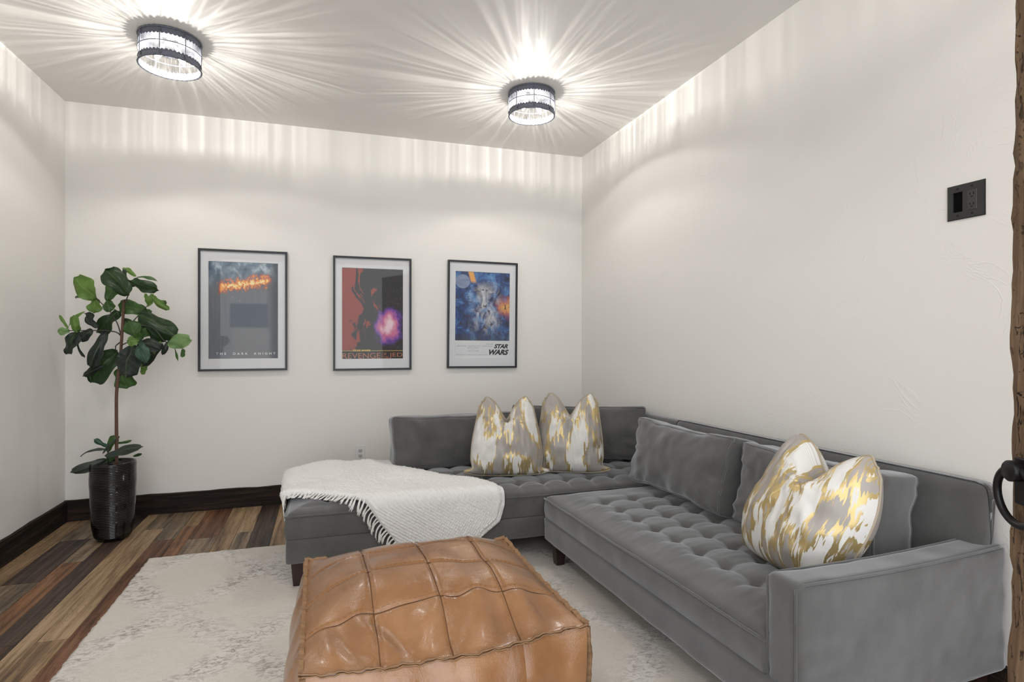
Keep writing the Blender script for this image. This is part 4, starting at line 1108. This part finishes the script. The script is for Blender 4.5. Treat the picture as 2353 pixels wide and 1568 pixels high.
# ================================================================== potted fiddle leaf fig
LEAFM = {'light': mat_leaf('leaf_light', (.115, .215, .040), (.24, .36, .10)), 'mid': mat_leaf('leaf_mid', (.048, .110, .028), (.13, .22, .07)),
         'dark': mat_leaf('leaf_dark', (.018, .044, .014), (.075, .13, .035)), 'ink': mat_leaf('leaf_blackish', (.016, .026, .020), (.09, .13, .08)),
         'pale': mat_leaf('leaf_pale', (.17, .29, .11), (.12, .22, .08)), 'blue': mat_leaf('leaf_bluegreen', (.035, .085, .055), (.13, .23, .15)),
         'slate': mat_leaf('leaf_slate', (.040, .055, .045), (.13, .17, .13))}
def make_plant():
    tc = 3.42
    base = P(260, 1243, tc); bx, by = base.x, base.y
    t = empty('potted_fiddle_leaf_fig', (bx, by, 0)); tag(t, 'fiddle leaf fig with a thin brown trunk in a tall black ribbed pot', 'potted plant')
    O = Vector((bx, by, 0))
    prof = [(0.0, .001), (.070, .001), (.083, .005), (.089, .014)]
    n = 46
    for i in range(n*4+1):
        z = .02+(.448-.02)*i/(n*4); r = .091+.015*min(1, (z-.02)/.07)**.6+.011*min(1, max(0, z-.09)/.25)
        ph = (i % 4)
        prof.append((r+(.0016 if ph in (1, 2) else -.0012)*(1+.4*math.sin(i*1.7)), z))
    prof += [(.1165, .452), (.1155, .456), (.110, .456), (.106, .452), (.104, .42), (.0, .42)]
    lathe('pot', prof, M['black_glaze'], t, 64)
    lathe('soil', [(.104, .421), (.06, .428), (0.0, .43)], M['soil'], t, 32)
    k = 330/1725
    def Q(x, y, dz=0.0): return P(120+x*k, 600+y*k, tc+dz)-O
    k2 = 200/2240
    def Q2(x, y, dz=0.0): return P(150+x*k2, 980+y*k2, tc+dz)-O
    tr = [Vector((P(268, 1068, tc)-O).to_tuple()), Q(770, 1600), Q(790, 1400), Q(815, 1200), Q(830, 1000), Q(845, 780), Q(862, 465)]
    pts = [Vector(p) for p in spline([tuple(p) for p in tr], 40)]
    pts[0].z = .415
    tube('trunk', pts, [.0095-.002*i/39 for i in range(40)], M['bark'], t, 10)
    for path in ([(825, 890, 0), (790, 760, 0), (700, 610, -.01), (520, 440, -.02)], [(825, 900, 0), (790, 850, -.01), (600, 835, -.02), (340, 835, -.03), (200, 838, -.04)],
                 [(868, 540, 0), (895, 450, 0), (925, 390, -.01), (960, 290, 0)], [(860, 850, 0), (970, 725, .01), (1060, 630, .02), (1140, 540, .02)],
                 [(850, 830, 0), (1040, 770, -.03), (1200, 790, -.05), (1290, 880, -.06), (1330, 960, -.07), (1400, 990, -.08)], [(835, 1010, 0), (900, 980, -.05), (1020, 965, -.10)],
                 [(838, 960, 0), (760, 1020, .03), (760, 1100, .04)], [(815, 1200, 0), (840, 1260, .02), (850, 1310, .03)]):
        pp = [Vector(p) for p in spline([tuple(Q(*p)) for p in path], 18)]
        tube('branch', pp, [.0042-.0018*i/17 for i in range(18)], M['twig'], t, 6)
    st = [Q2(1120, 1000, .0), Q2(1090, 800, -.02), Q2(1110, 600, -.02), Q2(1150, 480, -.01)]
    tube('branch', [Vector(p) for p in spline([tuple(p) for p in st], 12)], .005, M['twig'], t, 6)
    camd = Vector((SN, CS, 0))
    def leaf(b, tp, width, mat, fold, bendz, twist, seed):
        d = tp-b; b = b-d*.04; tp = tp+d*.06; d = tp-b; L = d.length; d = d/L; width = width*1.16
        nrm = -camd*1.0+Vector((0, 0, .25)); nrm = (nrm-d*nrm.dot(d)).normalized()
        nrm = Matrix.Rotation(twist, 3, d) @ nrm
        side = d.cross(nrm)
        nu, nv = 21, 13
        S, T = np.meshgrid(np.linspace(0, 1, nu), np.linspace(-1, 1, nv), indexing='ij')
        hw = np.clip(np.sin(PI*np.clip(S, 0, 1)**.78), 0, 1)**.50*(.60+.50*S)                       # obovate, broad towards the tip
        hw = hw*(1-.15*np.exp(-((S-.36)/.12)**2))*(S > 0)
        hw = hw/1.08
        cross = 1/max(.35, abs(math.cos(twist)))
        W_ = width/2*hw*min(1.6, cross)
        edge = 1+.09*vn(S*5.5+seed, T*0+np.sign(T)*3)*np.abs(T)
        x = S*L; y = T*W_*edge
        z = -fold*np.abs(y)*1.0+bendz*L*np.sin(PI*S)*1.0-.12*L*S**2*bendz*2+.09*width*vn(S*3.5+seed, T*1.8+seed)+.16*width*np.abs(T)**2*np.sin(S*8+seed+1.5*np.sign(T))*.6-.35*L*np.clip(S-.55, 0, 1)**2*(1 if bendz > .07 else .3)
        x = x+.05*L*(np.abs(T)**2)*(S > .9)*-1
        B = np.array(b); D = np.array(d); N_ = np.array(nrm); Sd = np.array(side)
        V = B+x[..., None]*D+y[..., None]*Sd+z[..., None]*N_
        uv = np.stack([S, T*.5*np.clip(hw, .05, 1)+.5], -1).reshape(-1, 2)
        o = mesh('leaf', V.reshape(-1, 3), grid_faces(nu, nv), LEAFM[mat], t, True, uv)
        return o
    A = [  # base x,y | tip x,y | width | colour | depth at base, tip | fold | bend | twist   (crop pixels)
     (515,445,262,205,290,'light',-.02,-.03,.15,.05,.2), (500,440,272,420,85,'dark',.02,.04,.3,.1,.5), (525,455,490,620,195,'light',-.01,-.02,.1,.05,.1),
     (655,470,800,235,175,'mid',.0,.03,.25,.1,.3), (665,470,690,605,140,'mid',-.02,-.03,.2,.1,.2), (915,388,640,95,265,'dark',-.05,-.08,.35,.1,.35),
     (990,300,830,115,90,'ink',.0,.0,.5,.2,.7), (955,235,1250,350,165,'dark',-.02,.0,.4,.18,.3), (1025,195,1250,220,50,'mid',.02,.03,.5,.12,.8),
     (1002,185,848,72,65,'light',.04,.06,.3,.1,.4), (1130,600,798,530,205,'mid',.04,.02,.1,.05,.0), (1040,650,1185,600,90,'mid',.05,.06,.2,.1,.2),
     (1140,545,1190,400,125,'light',.0,-.02,.3,.1,.2), (1190,420,1378,588,95,'light',-.02,-.02,.4,.1,.5), (1265,490,1372,500,72,'mid',.03,.04,.2,.0,.1),
     (1150,490,1115,392,48,'light',.03,.04,.2,.0,.1), (1045,645,1478,890,265,'dark',.0,.02,.4,.12,.3), (1160,770,1345,955,250,'dark',.03,.03,.2,.08,.0),
     (1045,955,920,728,215,'mid',-.12,-.15,.1,.04,.1), (1034,965,902,962,135,'light',-.13,-.16,.1,.0,.0), (1045,945,1115,808,100,'mid',-.11,-.12,.2,.0,.2),
     (1030,968,1135,1212,170,'blue',-.12,-.15,.2,.06,.1), (1035,965,1275,1050,180,'ink',-.10,-.12,.4,.1,.2), (965,1015,895,1385,345,'ink',-.08,-.13,.2,.06,.05),
     (640,858,450,1290,150,'ink',-.02,-.05,.5,.1,.4), (770,1085,450,1440,345,'dark',.04,.02,.15,.05,.0), (610,1260,362,1388,80,'ink',.0,-.01,.5,.1,.5),
     (845,1290,880,1525,300,'mid',.03,.03,.2,.05,.0), (1060,1270,1135,1300,170,'light',.05,.05,.2,.0,.0), (790,610,545,850,265,'dark',.02,.02,.2,.05,.1),
     (530,795,378,638,150,'ink',-.02,-.01,.5,.1,.4), (300,855,250,660,125,'light',-.03,-.05,.4,.1,.2), (190,805,345,605,75,'light',-.02,-.03,.4,.1,.5),
     (185,805,85,648,38,'light',-.02,-.02,.3,.05,.3), (205,835,66,850,105,'pale',-.04,-.06,.2,.05,.1), (320,855,150,1100,225,'ink',-.03,-.06,.3,.1,.1),
     (475,825,320,960,125,'ink',-.02,-.03,.4,.1,.4), (300,930,365,1155,60,'ink',-.03,-.04,.4,.1,.4), (275,860,185,1065,50,'dark',-.05,-.06,.3,.1,.3),
     (1400,990,1655,950,200,'pale',-.08,-.10,.15,.06,.15), (1405,965,1318,1125,65,'ink',-.07,-.08,.4,.1,.4), (1470,1050,1505,1195,34,'mid',-.08,-.08,.3,.0,.4),
     (1575,1060,1562,1155,62,'mid',-.07,-.07,.2,.0,.2), (1300,965,1215,1115,95,'light',-.06,-.07,.3,.1,.3), (1320,1000,1075,1260,130,'ink',-.03,-.05,.4,.1,.3),
     (935,780,900,708,90,'mid',.02,.03,.2,.0,.1), (1005,735,1165,890,160,'mid',.0,.0,.2,.05,.2), (860,700,1040,900,150,'dark',.05,.06,.2,.05,.2), (900,1130,1190,1180,150,'dark',.03,.0,.2,.1,.2)]
    for i, (x0, y0, x1, y1, wd, col, d0, d1, fo, be, tw) in enumerate(A):
        leaf(Q(x0, y0, d0), Q(x1, y1, d1), wd*k/FPX*tc, col, fo, be, tw*(1 if i % 2 else -1), i*3.7)
    Bl = [(1040,850,150,1200,250,'slate',-.02,-.10,.3,.16,.5), (1045,590,385,720,95,'slate',-.01,-.05,.4,.12,.9), (1070,515,745,345,160,'blue',-.02,-.04,.2,.05,.2),
          (1085,650,1235,245,200,'mid',-.01,-.02,.2,.05,.2), (1262,450,1375,258,140,'mid',.02,.03,.2,.0,.2), (1330,435,1692,385,70,'mid',.03,.05,.3,.08,.7),
          (1050,765,1925,520,270,'slate',-.03,-.07,.2,.06,.3), (1750,780,1965,712,75,'dark',.02,.03,.3,.0,.5), (965,695,1262,345,90,'slate',-.04,-.05,.3,.05,.3),
          (1060,930,1240,700,200,'mid',.0,.02,.2,.0,.3)]
    for i, (x0, y0, x1, y1, wd, col, d0, d1, fo, be, tw) in enumerate(Bl):
        leaf(Q2(x0, y0, d0), Q2(x1, y1, d1), wd*k2/FPX*tc, col, fo, be, tw*(1 if i % 2 else -1), 200+i*5.1)
make_plant()

# ================================================================== rustic door standing open at the right edge
def make_door():
    ex, ey = 1.19, .722
    t = empty('door_1', (ex, ey, 0), (0, 0, math.radians(-26))); tag(t, 'rustic dark timber door standing open with a black ring pull', 'door', kind='structure')
    n = 90; V = []; F = []
    L = .84
    zs = np.linspace(.015, 2.14, n); ys = np.linspace(0, -L, 30)
    Z, Y = np.meshgrid(zs, ys, indexing='ij')
    e = sstep(-.03, 0, Y)
    tilt = (.95-Z)*.012
    yy = Y+tilt*1.0+e*.0035*vn(Z*9, Z*0+1)+e*.002*vn(Z*33, Z*0+4)
    xx = .004*vn(Z*12, Y*30)+.0025*vn(Z*40, Y*60)+.008*sstep(-.006, 0, Y)
    A = np.stack([xx, yy, Z], -1).reshape(-1, 3); B = np.stack([xx*0+.048, yy, Z], -1).reshape(-1, 3)
    nv = len(ys); F = grid_faces(n, nv)+grid_faces(n, nv, n*nv, flip=True)
    rim = [i*nv for i in range(n)]+[(n-1)*nv+j for j in range(1, nv)]+[i*nv+nv-1 for i in range(n-2, -1, -1)]+[j for j in range(nv-2, 0, -1)]
    m = len(rim)
    for q in range(m): F.append((rim[q], rim[(q+1) % m], rim[(q+1) % m]+n*nv, rim[q]+n*nv))
    mesh('door_slab', np.concatenate([A, B]), F, M['hewn'], t, False)
    # ring pull
    hy, hz = -.050, .947
    pl = box('handle_plate', -.008, .004, hy-.018, hy+.018, hz-.06, hz+.022, M['black_metal'], t, .001)
    V, F = tube_data([(.0, hy, hz), (-.028, hy, hz), (-.0305, hy, hz)], [.0185, .0185, .0165], 32)
    mesh('handle_knob', V, F, M['black_metal'], t, True)
    ring = []
    R = .050
    for i in range(48):
        a = 2*PI*i/48
        ring.append((-.018+.006*(1-math.cos(a))*.5, hy+R*math.sin(a), hz-R*.92+R*math.cos(a)))
    tube('pull_ring', ring, .0068, M['black_metal'], t, 12, True)
make_door()
